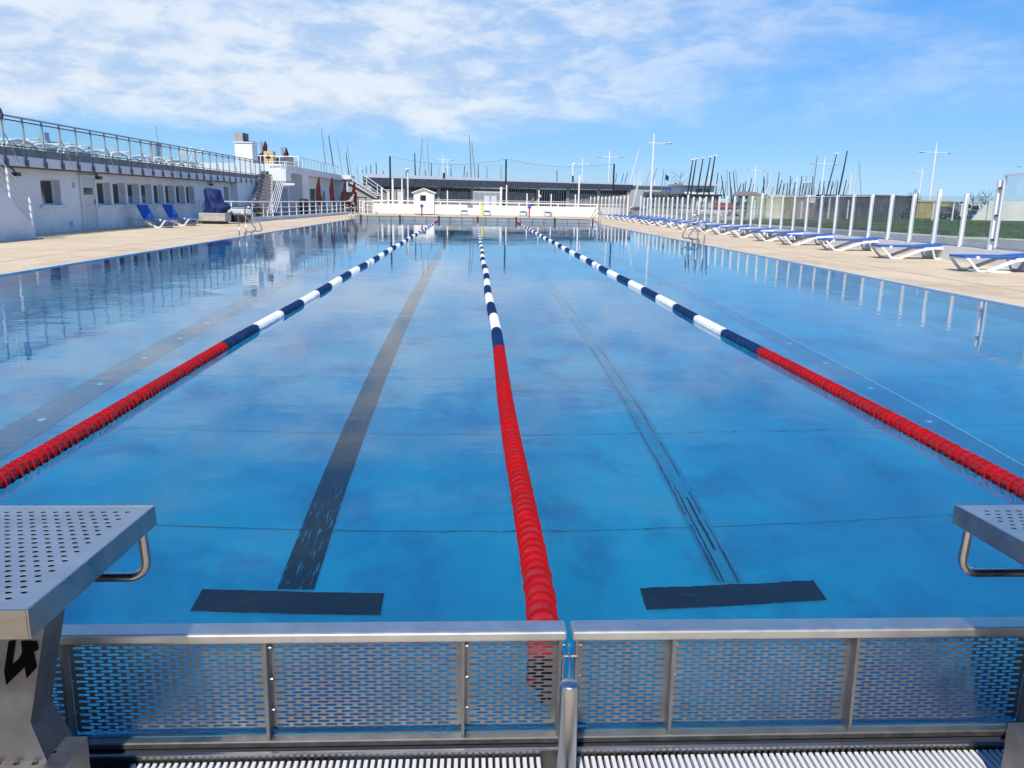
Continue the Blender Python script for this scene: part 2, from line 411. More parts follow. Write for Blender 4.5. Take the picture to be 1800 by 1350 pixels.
def thing(name, label, cat, loc=(0, 0, 0), group=None, rz=0.0):
    o = bpy.data.objects.new(name, None); COL.objects.link(o); o.location = loc; o.rotation_euler = (0, 0, rz); o.empty_display_size = 0.2
    return tag(o, label, cat, group)
def inst(name, me, parent, loc, rz=0.0, label=None, scale=None):
    o = bpy.data.objects.new(name, me); COL.objects.link(o); o.parent = parent; o.location = loc; o.rotation_euler = (0, 0, rz)
    if scale: o.scale = scale
    if label: o['label'] = label
    return o
KIDS = {}
def dup(o, loc=None, rz=None, label=None, group=None, parent=None):
    c = o.copy(); COL.objects.link(c)
    if parent: c.parent = parent
    for ch in [x for x in bpy.data.objects if x.parent == o] if o not in KIDS else KIDS[o]: dup(ch, parent=c)
    if loc is not None: c.location = loc
    if rz is not None: c.rotation_euler = (0, 0, rz)
    if label: c['label'] = label
    if group: c['group'] = group
    return c
def freeze(o):
    KIDS[o] = list(o.children)
    for c in KIDS[o]: freeze(c)
def at(px, py, Y):
    """a measured direction from the viewpoint (pixels of the 1800 px photograph) carried out to the distance Y along the pool: a plain point in metres"""
    d = RM @ Vector(((px - 900) / 1400.0, -(py - 675) / 1400.0, -1.0))
    t = Y / d.y
    return Vector((d.x * t, Y, HC + d.z * t))
def sheet(name, x0, y0, x1, y1, z, m, parent=None, kind=None):
    return MB().add([(x0, y0, z), (x1, y0, z), (x1, y1, z), (x0, y1, z)], [(0, 1, 2, 3)]).build(name, m, parent, kind=kind)
def frame_sheet(name, outer, inner, z, m):
    ox0, oy0, ox1, oy1 = outer; ix0, iy0, ix1, iy1 = inner; mb = MB()
    for a, b, c, d in ((ox0, oy0, ox1, iy0), (ox0, iy1, ox1, oy1), (ox0, iy0, ix0, iy1), (ix1, iy0, ox1, iy1)):
        mb.add([(a, b, z), (c, b, z), (c, d, z), (a, d, z)], [(0, 1, 2, 3)])
    return tag(mb.build(name, m), kind='structure')

# ---------------------------------------------------------------- the setting: ground, deck, pool
PX0, PX1, PY0, PY1 = -7.9, 7.9, 1.86, 52.7
frame_sheet('ground', (-3000, -400, 3000, 3500), (-16, -5.9, 13.0, 79), -0.06, sand_m)
frame_sheet('deck', (-16.2, -6, 12.66, 79.2), (PX0 - 0.06, 1.40, PX1 + 0.06, PY1 + 0.5), 0.018, deck_m)
dk = MB()
for xx in (PX0 - 0.06, PX1): dk.box(xx, 1.86, -0.04, xx + 0.06, PY1 + .5, 0.022)
tag(dk.build('pool_coping', white_m), kind='structure')
dj = MB()
for xx in (-9.35, 9.35):
    dj.box(xx, 2, 0.010, xx + 0.018, 76, 0.0205)
for yy in range(8, 76, 6):
    dj.box(-14.3, yy, 0.010, PX0 - 0.07, yy + 0.012, 0.0205); dj.box(PX1 + 0.07, yy, 0.010, 12.5, yy + 0.012, 0.0205)
tag(dj.build('deck_joints', mat('deck_joint', (0.22, 0.17, 0.13), 0.9)), kind='structure')

FZ = -1.6
pf = sheet('pool_floor', PX0, PY0, PX1, PY1, FZ, floor_m, kind='structure')
pwl = MB()
for x0, y0, x1, y1 in ((PX0, PY0, PX0, PY1), (PX1, PY1, PX1, PY0), (PX0, PY1, PX1, PY1), (PX1, PY0, PX0, PY0)):
    pwl.add([(x0, y0, FZ), (x1, y1, FZ), (x1, y1, 0.0), (x0, y0, 0.0)], [(0, 1, 2, 3)])
pw = tag(pwl.build('pool_wall', floor_m, recalc=False), kind='structure')
LX = [-1.0 + 2.5 * k for k in (-2, -1, 0, 1, 2)]
def mark(name, x0, y0, x1, y1, z, m):
    o = sheet(name, x0, y0, x1, y1, z, m, pf); return o
# seams between the floor sheets
for k in range(32):
    y = 4.68 + 1.58 * k
    mark('floor_seam', PX0 + .01, y, PX1 - .01, y + 0.014, FZ + 0.004, seam_m)
mark('lane_line', -1.065, 4.06, -0.865, 50.2, FZ + 0.008, lane_m)
mark('lane_line', 1.37, 4.06, 1.54, 12.0, FZ + 0.006, lanef_m); mark('lane_line', 1.365, 12.0, 1.545, 50.2, FZ + 0.006, mat('half_faded_lane_paint', (0.002, 0.17, 0.32), 0.9, col2=(0.002, 0.26, 0.50), vscale=3, stretch=(3, .4, 1)))
def streak(x0, x1, y0, y1, z, m, name):
    """a worn painted line with a ragged, broken outline"""
    mb = MB(); y = y0; w = (x1 - x0)
    while y < y1:
        ln = random.uniform(.08, .45); g = 0 if random.random() < .8 else random.uniform(.05, .3)
        a = x0 + random.uniform(-.15, .25) * w; b = x1 - random.uniform(-.15, .35) * w
        if b - a < w * .3: b = a + w * .4
        mb.add([(a, y, z), (b, y, z), (b + random.uniform(-.2, .2) * w, y + ln, z), (a + random.uniform(-.2, .2) * w, y + ln, z)], [(0, 1, 2, 3)])
        y += ln * random.uniform(.85, 1.0) + g
    o = mb.build(name, m, pf); return o
streak(1.390, 1.408, 4.07, 16, FZ + 0.010, edge_m, 'lane_line_edge'); streak(1.495, 1.515, 4.07, 16, FZ + 0.012, edge_m, 'lane_line_edge')
streak(1.42, 1.43, 4.07, 5.2, FZ + 0.014, lane_m, 'lane_line_edge'); streak(1.46, 1.475, 4.4, 5.0, FZ + 0.014, lane_m, 'lane_line_edge')
mark('cross_line', -1.46, 3.85, -0.48, 4.04, FZ + 0.010, lanex_m)
mark('cross_line', 0.94, 3.86, 1.93, 4.05, FZ + 0.013, lanex_m)
mark('cross_line', -1.47, 50.2, -0.47, 50.4, FZ + 0.010, lanex_m); mark('cross_line', 0.94, 50.2, 1.95, 50.4, FZ + 0.010, lanex_m)
mark('floor_channel', -3.64, 2.5, -3.33, 51, FZ + 0.008, chan_m)
mark('floor_channel', 3.75, 2.5, 4.06, 51, FZ + 0.008, chan2_m)
mark('lane_line', -6.1, 4, -5.9, 50.2, FZ + 0.008, lanef_m); mark('lane_line', 6.2, 4, 6.4, 50.2, FZ + 0.008, lanef_m)
for cx in (-3.64, -3.34, 3.75, 4.05): mark('channel_edge', cx - .007, 2.5, cx + .007, 51, FZ + 0.012, seam_m if cx < 0 else inlet_m if cx > 4 else seam_m)
inl = MB().lathe([(0.001, 0.006), (0.026, 0.005), (0.032, 0.0)], n=10).mesh('floor_inlet', inlet_m)
for cx in (-3.485, 3.905):
    for k in range(34):
        o = inst('floor_inlet', inl, pf, (cx, 6.4 + 1.04 * k, 0.0)); o.location = Vector((cx, 6.4 + 1.04 * k, FZ + 0.010))

wv = MB(); nx, ny = 8, 24
for j in range(ny + 1):
    for i in range(nx + 1): wv.v.append((PX0 + (PX1 - PX0) * i / nx, PY0 + (PY1 - PY0) * j / ny, 0.0))
for j in range(ny):
    for i in range(nx):
        a = j * (nx + 1) + i; wv.f.append((a, a + 1, a + nx + 2, a + nx + 1)); wv.sm.append(True)
wo = tag(wv.build('water', water_m), kind='structure')

# ---------------------------------------------------------------- lane ropes
PITCH = 0.063
def float_pieces(h0):
    return ([(0.026, h0), (0.0462, h0)], [(0.0462, h0 + .0), (0.0535, h0 + .0)], [(0.0535, h0 + .0), (0.0550, h0 + .002), (0.0535, h0 + .004)],
            [(0.0535, h0 + .004), (0.0462, h0 + .004)], [(0.0462, h0 + .004), (0.0440, h0 + .018), (0.0432, h0 + .034), (0.0445, h0 + .056)], [(0.0445, h0 + .056), (0.026, h0 + .058)])
def ribs(mb, h0):
    for k in range(10):
        a = 2 * pi * k / 10 + 0.2; r0, r1 = 0.0420, 0.0462
        mb.bar((r0 * cos(a), h0 + .034, r0 * sin(a)), (r1 * cos(a), h0 + .034, r1 * sin(a)), 0.0022, 0.052, up=(0, 1, 0))
FM = {}
for nm, m in (('r', redf), ('n', navyf), ('w', whitef)):
    mb = MB()
    for q in float_pieces(0): mb.lathe(q, axis='y', n=24)
    ribs(mb, 0); FM[nm] = mb.mesh('lane_float', m)
SEG = [(2.07, 7.33, 'r'), (7.33, 8.42, 'n')]
y = 8.42; c = 'w'
while y < 46.4:
    SEG.append((y, y + 1.07, c)); c = 'n' if c == 'w' else 'w'; y += 1.07
SEG.append((y, 51.9, 'r'))
def rope(x0, xs, label):
    t = thing('lane_rope', label, 'lane rope', (x0, 2.0, 0.0), 'floating lane ropes')
    def xof(y): return x0 + xs * sin((y - 2) / 50 * pi) + 0.012 * sin(y * .9 + x0) - (0.045 * math.exp(-(y - 2) / .35) if abs(x0) < 1 else 0)
    cnt = 0
    for a, b, c in SEG:
        n = int(round((b - a) / PITCH)); st = (b - a) / n
        if b <= 12.9:
            for k in range(n):
                yy = a + st * k
                o = inst('lane_float', FM[c], t, (xof(yy) - x0 + random.uniform(-.0018, .0018), yy - 2.0 + random.uniform(-.004, .004), 0.018 + random.uniform(-.001, .001)))
                o.rotation_euler = (random.uniform(-.03, .03), random.uniform(0, 6.28), random.uniform(-.035, .035)); cnt += 1
        else:
            mb = MB()
            for k in range(n):
                yy = a + st * k
                mb.lathe([(0.0535, .001), (0.0550, .0035), (0.0535, .006)], c=(xof(yy), yy, 0.018), axis='y', n=12).lathe([(0.0535, .006), (0.040, .006)], c=(xof(yy), yy, 0.018), axis='y', n=12).lathe([(0.040, .006), (0.040, .062)], c=(xof(yy), yy, 0.018), axis='y', n=12).lathe([(0.040, .001), (0.0535, .001)], c=(xof(yy), yy, 0.018), axis='y', n=12)
            mb.build('float_section', {'r': redf, 'n': navyf, 'w': whitef}[c], t)
    for yy in (17.3, 28.0, 41.0):                        # single red marker floats
        MB().lathe([(0.02, 0), (0.058, .002), (0.058, .08), (0.02, .085)], c=(xof(yy), yy, .018), axis='y', n=14).build('marker_float', redf, t)
    MB().tube([(xof(2.0 + .5 * k), 2.0 + .5 * k - (0.06 if k == 0 else 0), 0.018) for k in range(101)], 0.004, 6).build('steel_cable', steel_t, t)
    # dark end fitting behind the rail
    MB().lathe([(0.001, -0.02), (0.018, -0.018), (0.022, 0.0), (0.022, 0.06)], c=(xof(2.0), 2.0, .012), axis='y', n=12).build('end_fitting', dark, t)
    return t
rope(0.245, -0.02, 'middle lane rope, red then navy and white floats, running straight away from the steel rail')
rope(-2.29, 0.03, 'left lane rope of red, navy and white floats, on the building side')
rope(2.74, -0.03, 'right lane rope of red, navy and white floats, on the sun lounger side')

# ---------------------------------------------------------------- near end: steel bulkhead with slotted panels
def slot_panel(w, h, px, pz, l, b, mat_, parent, ox, oy, oz, thick=0.0012, bend=True):
    mb = MB(); rows = int(h / pz); top = h; nfit = max(1, round((w - .012) / px - .5)); px = (w - .012) / (nfit + .5)
    def place(u, v):
        # v is measured down from the top; the lowest rows turn away under the rail
        if bend and v > h - 0.036:
            e = v - (h - 0.036); return (ox + u, oy + e * 0.62, oz - (h - 0.036) - e * 0.78)
        return (ox + u, oy, oz - v)
    def cell(u0, v0, cw, ch, hl, hb):
        W, H = cw / 2, ch / 2; cu, cv = u0 + W, v0 + H
        hole = [(hl, hb * .35), (hl - hb * .7, hb), (-hl + hb * .7, hb), (-hl, hb * .35), (-hl, -hb * .35), (-hl + hb * .7, -hb), (hl - hb * .7, -hb), (hl, -hb * .35)]
        out = [(W, H * .35), (W * .5, H), (-W * .5, H), (-W, H * .35), (-W, -H * .35), (-W * .5, -H), (W * .5, -H), (W, -H * .35)]
        cor = [(W, H), None, (-W, H), None, (-W, -H), None, (W, -H), None]
        vs = []; 
        for q in (hole, out, [c_ or (0, 0) for c_ in cor]):
            for a, c2 in q: vs.append(place(cu + a, cv + c2))
        for a, c2 in hole:
            p = place(cu + a, cv + c2); vs.append((p[0], p[1] + thick, p[2]))
        fs = []
        for i in range(8):
            j = (i + 1) % 8
            if cor[i]: fs.append((i, 8 + i, 16 + i, 8 + j, j))
            else: fs.append((i, 8 + i, 8 + j, j))
            fs.append((i, j, 24 + j, 24 + i))
        mb.add(vs, fs)
    for r in range(rows):
        v0 = r * pz; off = 0.006 + (r % 2) * px / 2; n = nfit
        for k in range(n): cell(off + k * px, v0, px, pz, l / 2, b / 2)
        for u0, u1 in ((0, off), (off + n * px, w)):
            if u1 - u0 > 1e-4: mb.add([place(u0, v0), place(u1, v0), place(u1, v0 + pz), place(u0, v0 + pz)], [(0, 1, 2, 3)])
    return mb.build('slotted_panel', mat_, parent, recalc=False)

def bulkhead(xa, xb, label, xs):
    t = thing('pool_end_rail', label, 'pool end rail', ((xa + xb) / 2, 1.87, 0), 'steel end rails of the pool')
    MB().box(xa, 1.846, 0.272, xb, 1.907, 0.300, 0.006).build('top_rail', steel_b, t)
    n = len(xs) - 1
    for k in range(n):
        w = xs[k + 1] - xs[k]
        if abs(xs[k]) < 4.2:
            slot_panel(w - 0.008, 0.300, 0.0415, 0.0096, 0.0310, 0.0066, steel_d, t, xs[k] + 0.004, 1.876, 0.272)
        else:
            mb = MB(); mb.box(xs[k], 1.876, 0.0, xs[k + 1], 1.88, 0.272); mb.build('slotted_panel', steel_d, t)
    for k, x in enumerate(xs):
        mb = MB(); mb.prism([(1.874, 0.272), (1.850, 0.272), (1.838, -0.004), (1.874, -0.004)], 'x', x - 0.004, x + 0.004)
        mb.build('upright_plate', steel_d, t)
        for z in (0.25, 0.16, 0.07):
            MB().lathe([(0.001, 0.006), (0.005, 0.005), (0.005, 0.0)], c=(0, 0, 0), axis='y', n=8)
            b_ = MB().tube([(x + .004, 1.866, z), (x + .013, 1.866, z)], 0.004, 8); b_.build('bolt', steel_t, t)
    MB().box(xa, 1.835, -0.02, xb, 1.874, -0.002, 0.003).build('bottom_track', steel_d, t)
    return t
bulkhead(-7.9, 0.247, 'long steel end rail with slotted panels left of the gap where the rope ends', [-7.88] + [-.02 - .505 * k for k in range(15, -1, -1)] + [.232])
bulkhead(0.262, 7.9, 'long steel end rail with slotted panels right of the gap where the rope ends', [.276] + [.53 + .492 * k for k in range(15)] + [7.88])

# gutter: steel channel and white slatted grate
g = thing('overflow_gutter', 'steel overflow gutter under the end rail with a stepped lip', 'gutter', (0, 1.7, -0.1))
MB().box(-7.9, 1.812, -0.09, 7.9, 1.872, -0.028).build('channel_floor', dkgrey, g)
MB().box(-7.9, 1.800, -0.10, 7.9, 1.812, -0.012, 0.003).build('lip', steel, g)
MB().box(-7.9, 1.40, -0.13, 7.9, 1.799, -0.105).build('trough', dark, g)
MB().box(-7.9, 1.384, -0.13, 7.9, 1.399, 0.03).build('trough_back', steel_d, g)
def grate(xa, xb, label):
    t = thing('gutter_grate', label, 'grate', ((xa + xb) / 2, 1.6, -0.038), 'white gutter grates')
    bar_me = MB().box(-0.0052, -0.19, -0.009, 0.0052, 0.19, 0.009, 0.002).mesh('grate_bar', grate_m)
    n = int((xb - xa) / 0.0175)
    for k in range(n):
        x = xa + (k + .5) * (xb - xa) / n
        inst('grate_bar', bar_me, t, (x - t.location.x, 0.003, 0.002))
    for yy in (1.46, 1.60, 1.74):
        MB().box(xa, yy - .004, -.060, xb, yy + .004, -.048).build('cross_bar', grate_m, t)
grate(-0.86, 0.185, 'white slatted gutter grate left of the short steel post')
grate(0.275, 1.52, 'white slatted gutter grate right of the short steel post')
MB_ = MB().box(0.19, 1.41, -0.10, 0.27, 1.799, -0.075); tag(MB_.build('grate_gap_plate', dkgrey, g))

# short post with the rope tensioner
p = thing('tension_post', 'short round steel post between the two gutter grates', 'post', (0.232, 1.655, -0.1))
MB().lathe([(0.0225, 0.0), (0.0225, 0.372), (0.0215, 0.377), (0.019, 0.379), (0.001, 0.380)], c=(0.232, 1.655, -0.1), n=28).build('tube', steel_t, p)
MB().lathe([(0.05, -0.005), (0.05, 0.004), (0.0235, 0.006)], c=(0.232, 1.655, -0.1), n=20).build('foot_plate', steel_d, p)
w = thing('tension_cable', 'thin bent steel cable between the short post and the gap in the end rail', 'cable', (0.25, 1.8, 0.2))
MB().tube([(0.240, 1.69, 0.25), (0.246, 1.76, 0.24), (0.252, 1.83, 0.262), (0.2545, 1.845, 0.268)], 0.0018, 6).build('upper_wire', steel_t, w)
MB().tube([(0.250, 1.80, 0.02), (0.246, 1.81, 0.12), (0.2535, 1.825, 0.20), (0.2545, 1.845, 0.262)], 0.0020, 6).build('lower_wire', steel_t, w)
MB().tube([(0.236, 1.842, 0.232), (0.274, 1.842, 0.232)], 0.004, 8).build('pin', steel_d, w)
MB().tube([(0.238, 1.836, -.0), (0.238, 1.832, 0.24)], 0.0022, 6).build('rod', steel_t, w)
MB().lathe([(0.001, -.007), (0.006, -.005), (0.0065, .004), (0.001, .006)], c=(0.240, 1.826, 0.155), axis='y', n=10).build('nut', mat('brass', (0.5, 0.4, 0.25), 0.35, 1.0), w)
MB().lathe([(0.001, -.006), (0.006, -.005), (0.006, .004)], c=(0.236, 1.826, 0.085), axis='y', n=8).build('nut', steel_t, w)

# starting blocks
def dimple_plate(x0, x1, ya, za, yb, zb, px, py, r, name, m, parent, margin=0.022, th=0.0):
    """a plate with raised round holes, sloping from (ya, za) to (yb, zb)"""
    mb = MB(); L_ = sqrt((yb - ya) ** 2 + (zb - za) ** 2); ty = (yb - ya) / L_; tz = (zb - za) / L_; ny_, nz_ = -tz, ty
    def P(u, v, h=0.0): return (x0 + u, ya + ty * v + ny_ * h, za + tz * v + nz_ * h)
    W = x1 - x0; rows = int((L_ - 2 * margin) / py); v00 = (L_ - rows * py) / 2
    def quad(a, b, c, d): mb.add([P(a, b), P(c, b), P(c, d), P(a, d)], [(0, 1, 2, 3)])
    quad(0, 0, W, v00); quad(0, v00 + rows * py, W, L_)
    for rr in range(rows):
        off = margin + (rr % 2) * px / 2; n = int((W - margin - off) / px); v0 = v00 + rr * py
        quad(0, v0, off, v0 + py); quad(off + n * px, v0, W, v0 + py)
        for k in range(n):
            cu = off + (k + .5) * px; cv = v0 + py / 2; vs = []
            K = 12
            rings = [(1.42 * r, 0.0), (1.22 * r, 0.0006), (1.04 * r, 0.0007), (0.97 * r, 0.0004), (0.96 * r, 0.0)]
            for R_, h in rings:
                for q in range(K):
                    a = 2 * pi * (q + .5) / K; vs.append(P(cu + R_ * cos(a), cv + R_ * sin(a), h))
            fs = []
            for i in range(len(rings) - 1):
                for q in range(K): fs.append((i * K + q, i * K + (q + 1) % K, (i + 1) * K + (q + 1) % K, (i + 1) * K + q))
            mb.add(vs, fs, False)
            # flat surround
            vs = [P(cu + 1.42 * r * cos(2 * pi * (q + .5) / K), cv + 1.42 * r * sin(2 * pi * (q + .5) / K)) for q in range(K)]
            cs = [P(cu + px / 2, cv + py / 2), P(cu - px / 2, cv + py / 2), P(cu - px / 2, cv - py / 2), P(cu + px / 2, cv - py / 2)]
            vs += cs
            # vertices 0..11 at 15,45,75,...; corners at 45,135,225,315 degrees
            fs = []
            for q in range(4):
                b0 = q * 3
                # the three rim points of this quadrant: b0 (15), b0+1 (45), b0+2 (75)
                fs.append((b0, 12 + q, b0 + 1)); fs.append((b0 + 1, 12 + q, b0 + 2))
                nq = (q + 1) % 4
                fs.append((b0 + 2, 12 + q, 12 + nq, (b0 + 3) % 12))
            mb.add(vs, fs)
    return mb.build(name, m, parent, recalc=False)

def start_block(cx, label, number=None):
    t = thing('starting_block', label, 'starting block', (cx, 1.6, -0.05), 'steel starting blocks')
    x0, x1 = cx - .25, cx + .25; ya, za, yb, zb = 1.335, 0.652, 1.905, 0.622
    dimple_plate(x0 + .004, x1 - .004, ya, za, yb, zb, 0.0285, 0.0252, 0.0062, 'platform_top', steel_b, t)
    body = MB().prism([(ya - .003, za - .001), (yb + .003, zb - .001), (yb + .003, zb - .052), (ya - .003, za - .056)], 'x', x0, x1)
    # open box: only the four skirts
    sk = MB()
    for xa, xb in ((x0, x0 + .004), (x1 - .004, x1)):
        sk.prism([(ya - .003, za + .0005), (yb + .003, zb + .0005), (yb + .003, zb - .050), (ya - .003, za - .056)], 'x', xa, xb)
    sk.box(x0 + .0041, ya - .004, za - .056, x1 - .0041, ya, za + .0005); sk.box(x0 + .0041, yb, zb - .05, x1 - .0041, yb + .004, zb + .0005)
    sk.build('platform_skirt', steel, t)
    MB().prism([(ya + .003, za - .030), (yb - .003, zb - .030), (yb - .003, zb - .036), (ya + .003, za - .036)], 'x', x0 + .006, x1 - .006).build('platform_underside', dark, t)  # black sheet paints the shade seen through the platform holes
    # tapering column, offset towards the middle
    col = MB()
    cols = [(0.60, .150, 1.58, 1.67), (0.25, .066, 1.58, 1.67), (0.235, .068, 1.58, 1.67), (0.12, .105, 1.57, 1.68), (-.05, .13, 1.56, 1.70)]
    vs = []; fs = []
    cols = [(a, b + .012, c, d) for a, b, c, d in cols]
    for z, hw, y0, y1 in cols: vs += [(cx - hw, y0, z), (cx + hw, y0, z), (cx + hw, y1, z), (cx - hw, y1, z)]
    for i in range(len(cols) - 1):
        for k in range(4): fs.append((i * 4 + k, i * 4 + (k + 1) % 4, i * 4 + 4 + (k + 1) % 4, i * 4 + 4 + k))
    col.add(vs, fs).build('column', mat('shaded_column_steel', (0.20, 0.20, 0.21), 0.5, 1.0, col2=(0.15, 0.145, 0.15), vscale=12), t)  # darker steel copy: the column's shade is put into its colour
    # grip: bent tube under the front edge
    for sgn in (-1, 1):
        xe = cx + sgn * .228; pts = [(xe, 1.87, zb - .045), (xe + sgn * .004, 1.87, zb - .13)]
        for k in range(1, 7):
            a = k / 6 * pi / 2; pts.append((xe + sgn * .004 - sgn * .045 * (1 - cos(a)), 1.87, zb - .13 - .045 * sin(a)))
        pts.append((cx + sgn * .02, 1.87, zb - .175)); MB().tube(pts, 0.0115, 14).build('grip_tube', steel_t, t)
    # rear step
    sx0, sx1 = cx - .2, cx + .155
    dimple_plate(sx0 + .003, sx1 - .003, 1.30, .155, 1.652, .155, 0.040, 0.036, 0.0075, 'step_top', steel_d, t)
    sm = MB(); sm.box(sx0, 1.297, .09, sx1, 1.30, .155); sm.box(sx0, 1.652, .10, sx1, 1.655, .155)
    for xa in (sx0, sx1 - .003): sm.prism([(1.30, .156), (1.652, .156), (1.652, -.05), (1.52, -.05), (1.30, .10)], 'x', xa, xa + .003)
    sm.build('step_skirt', steel_d, t)
    if number:
        # painted numeral 4 on the face that looks back at the swimmer
        mb = MB()
        four = [(15, 1127), (7, 1180), (10.7, 1204.5), (43, 1173), (46.5, 1193), (64, 1174), (58, 1146), (67, 1143), (64.5, 1128), (36.5, 1127), (38.7, 1146), (33, 1158), (21, 1168.5), (27, 1127)]
        mb.add([at(u, v, 1.5775) for u, v in four], [tuple(range(len(four)))])
        mb.build('numeral_four', blackp, t)
    return t
start_block(-1.04, 'steel starting block marked with a black 4 at the left front corner', True)
start_block(1.515, 'steel starting block at the right front edge, cut off by the frame')

# ================================================================ left side: the long white building with its terrace
def wall_grid(mb, x, y0, y1, z0, z1, holes, depth):
    """a wall in the plane X = x facing the pool, with openings (ya, yb, za, zb) and reveals going back by depth"""
    ys = sorted({y0, y1, *[h[0] for h in holes], *[h[1] for h in holes]}); zs = sorted({z0, z1, *[h[2] for h in holes], *[h[3] for h in holes]})
    for a, b in zip(ys, ys[1:]):
        for c, d in zip(zs, zs[1:]):
            if any(h[0] <= a + 1e-5 and b <= h[1] + 1e-5 and h[2] <= c + 1e-5 and d <= h[3] + 1e-5 for h in holes): continue
            mb.add([(x, a, c), (x, b, c), (x, b, d), (x, a, d)], [(0, 1, 2, 3)])
    for a, b, c, d in holes:
        q = x - depth
        mb.add([(x, a, c), (x, a, d), (q, a, d), (q, a, c)], [(0, 1, 2, 3)]); mb.add([(x, b, c), (q, b, c), (q, b, d), (x, b, d)], [(0, 1, 2, 3)])
        mb.add([(x, a, c), (q, a, c), (q, b, c), (x, b, c)], [(0, 1, 2, 3)]); mb.add([(x, a, d), (x, b, d), (q, b, d), (q, a, d)], [(0, 1, 2, 3)])
FX = -14.4; FB = 0.02
bd = thing('terrace_building', 'long low white building with a row of deep small windows under a roof terrace', 'building', (-16, 38, 0))
holes = [(28.0, 29.28, 0.95, 1.80)]
wy = [32.05 + 1.385 * k for k in range(8)]
holes += [(y, y + 1.17, 0.93, 1.79) for y in wy]
holes += [(44.6, 45.5, 0.95, 1.75), (48.0, 48.9, FB, 1.86)]
mb = MB(); wall_grid(mb, FX, 19.5, 56, FB, 2.13, holes, 0.30)
mb.add([(FX, 56, FB), (-26, 56, FB), (-26, 56, 2.13), (FX, 56, 2.13)], [(0, 1, 2, 3)])
mb.add([(-26, 19.5, FB), (FX, 19.5, FB), (FX, 19.5, 2.13), (-26, 19.5, 2.13)], [(0, 1, 2, 3)])
mb.build('wall', white_p, bd)
pale_glass = mat('frosted_window_glass', (0.20, 0.28, 0.26), 0.25, var=0.3)
for k, (a, b, c, d) in enumerate(holes[:10]):
    f = MB(); x = FX - 0.30; t = 0.045
    for q in ((a, a + t, c, d), (b - t, b, c, d), (a + t, b - t, c, c + t), (a + t, b - t, d - t, d)):
        f.box(x, q[0], q[2], x + 0.05, q[1], q[3])
    fo = f.build('window', white_m, bd)
    g_ = MB().box(x + .006, a + t, c + t + (.0 if k not in (3, 4) else .30), x + .014, b - t, d - t); g_.build('pane', glassd, fo)
    if k in (3, 4): MB().box(x + .006, a + t, c + t, x + .014, b - t, c + t + .298).build('lower_pane', pale_glass, fo)
MB().box(FX + .002, 27.8, 0.86, FX + .10, 29.5, 0.945, .008).build('sill', white_f, bd)
MB().box(FX + .002, 31.95, 0.85, FX + .10, 43.2, 0.925, .008).build('sill', white_f, bd)
# door with a small dark pane
dr = MB(); dr.box(FX + .002, 30.75, FB, FX + .05, 31.72, 1.94); dro = dr.build('door', mat('grey_white_door', (0.62, 0.62, 0.62), 0.6, var=0.1), bd, 'pale painted door with a small dark pane')
MB().box(FX + .052, 30.86, 1.31, FX + .056, 31.58, 1.56).build('pane', glassd, dro)
MB().box(FX + .052, 31.62, .98, FX + .10, 31.66, 1.14).build('handle', grey, dro)
fr_ = MB()
for q in ((30.64, 30.745, FB, 2.02), (31.725, 31.83, FB, 2.02), (30.745, 31.725, 1.945, 2.02)): fr_.box(FX + .002, q[0], q[2], FX + .075, q[1], q[3])
fr_.build('frame', white_f, dro)
MB().box(FX + .052, 30.76, 0.93, FX + .056, 31.71, 0.945).build('rail', grey, dro)
MB().box(FX - .28, 48.0, FB, FX - .24, 48.9, 1.86).build('door', mat('grey_green_door', (0.13, 0.16, 0.17), 0.5), bd, 'grey green door in the wall')
for y, z, h in ((30.15, 1.55, .17), (29.7, .22, .17)): MB().box(FX + .002, y, z, FX + .03, y + .2, z + h, .004).build('vent_cover', mat('vent_grey', (0.45, 0.45, 0.47), 0.6), bd)
# fascia, slab, roof
fa = MB(); fa.box(-14.42, 19.4, 2.14, -14.0, 56.2, 2.44); fa.build('fascia', white_f, bd)
MB().box(-26, 19.4, 2.15, -14.43, 56.2, 2.66).build('roof_slab', conc, bd)
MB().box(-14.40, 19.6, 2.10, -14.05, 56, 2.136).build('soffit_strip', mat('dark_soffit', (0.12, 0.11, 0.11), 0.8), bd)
MB().box(-14.425, 19.5, 2.445, -14.16, 56.1, 2.70).build('parapet', mat('grey_parapet', (0.22, 0.245, 0.255), 0.7, var=0.3, vscale=2), bd)
for yy in (33.8, 41.0): MB().box(-13.998, yy, 2.16, -13.994, yy + .01, 2.43).build('joint', grey, bd)
# side reveals of the recess and the projecting wall by the stairs
MB().box(-14.39, 49.4, FB, -14.03, 54.5, 2.13).build('pilaster', white_p, bd)
# floodlights under the fascia
def spot(x, y, z, lb):
    t = thing('security_light', lb, 'light', (x, y, z))
    MB().tube([(x - .3, y, z + .18), (x - .2, y, z + .16), (x - .1, y + .02, z + .04)], .025, 8).build('bracket', dkgrey, t)
    MB().box(x - .16, y - .12, z - .10, x + .02, y + .14, z + .02, .02).build('lamp_head', dkgrey, t)
spot(-14.05, 26.1, 1.94, 'dark outdoor light on a bent arm above the single window')
spot(-14.2, 32.0, 1.98, 'small dark twin light above the door frame')
spot(-14.15, 45.2, 1.97, 'small dark light on the wall above the blue tarpaulin')

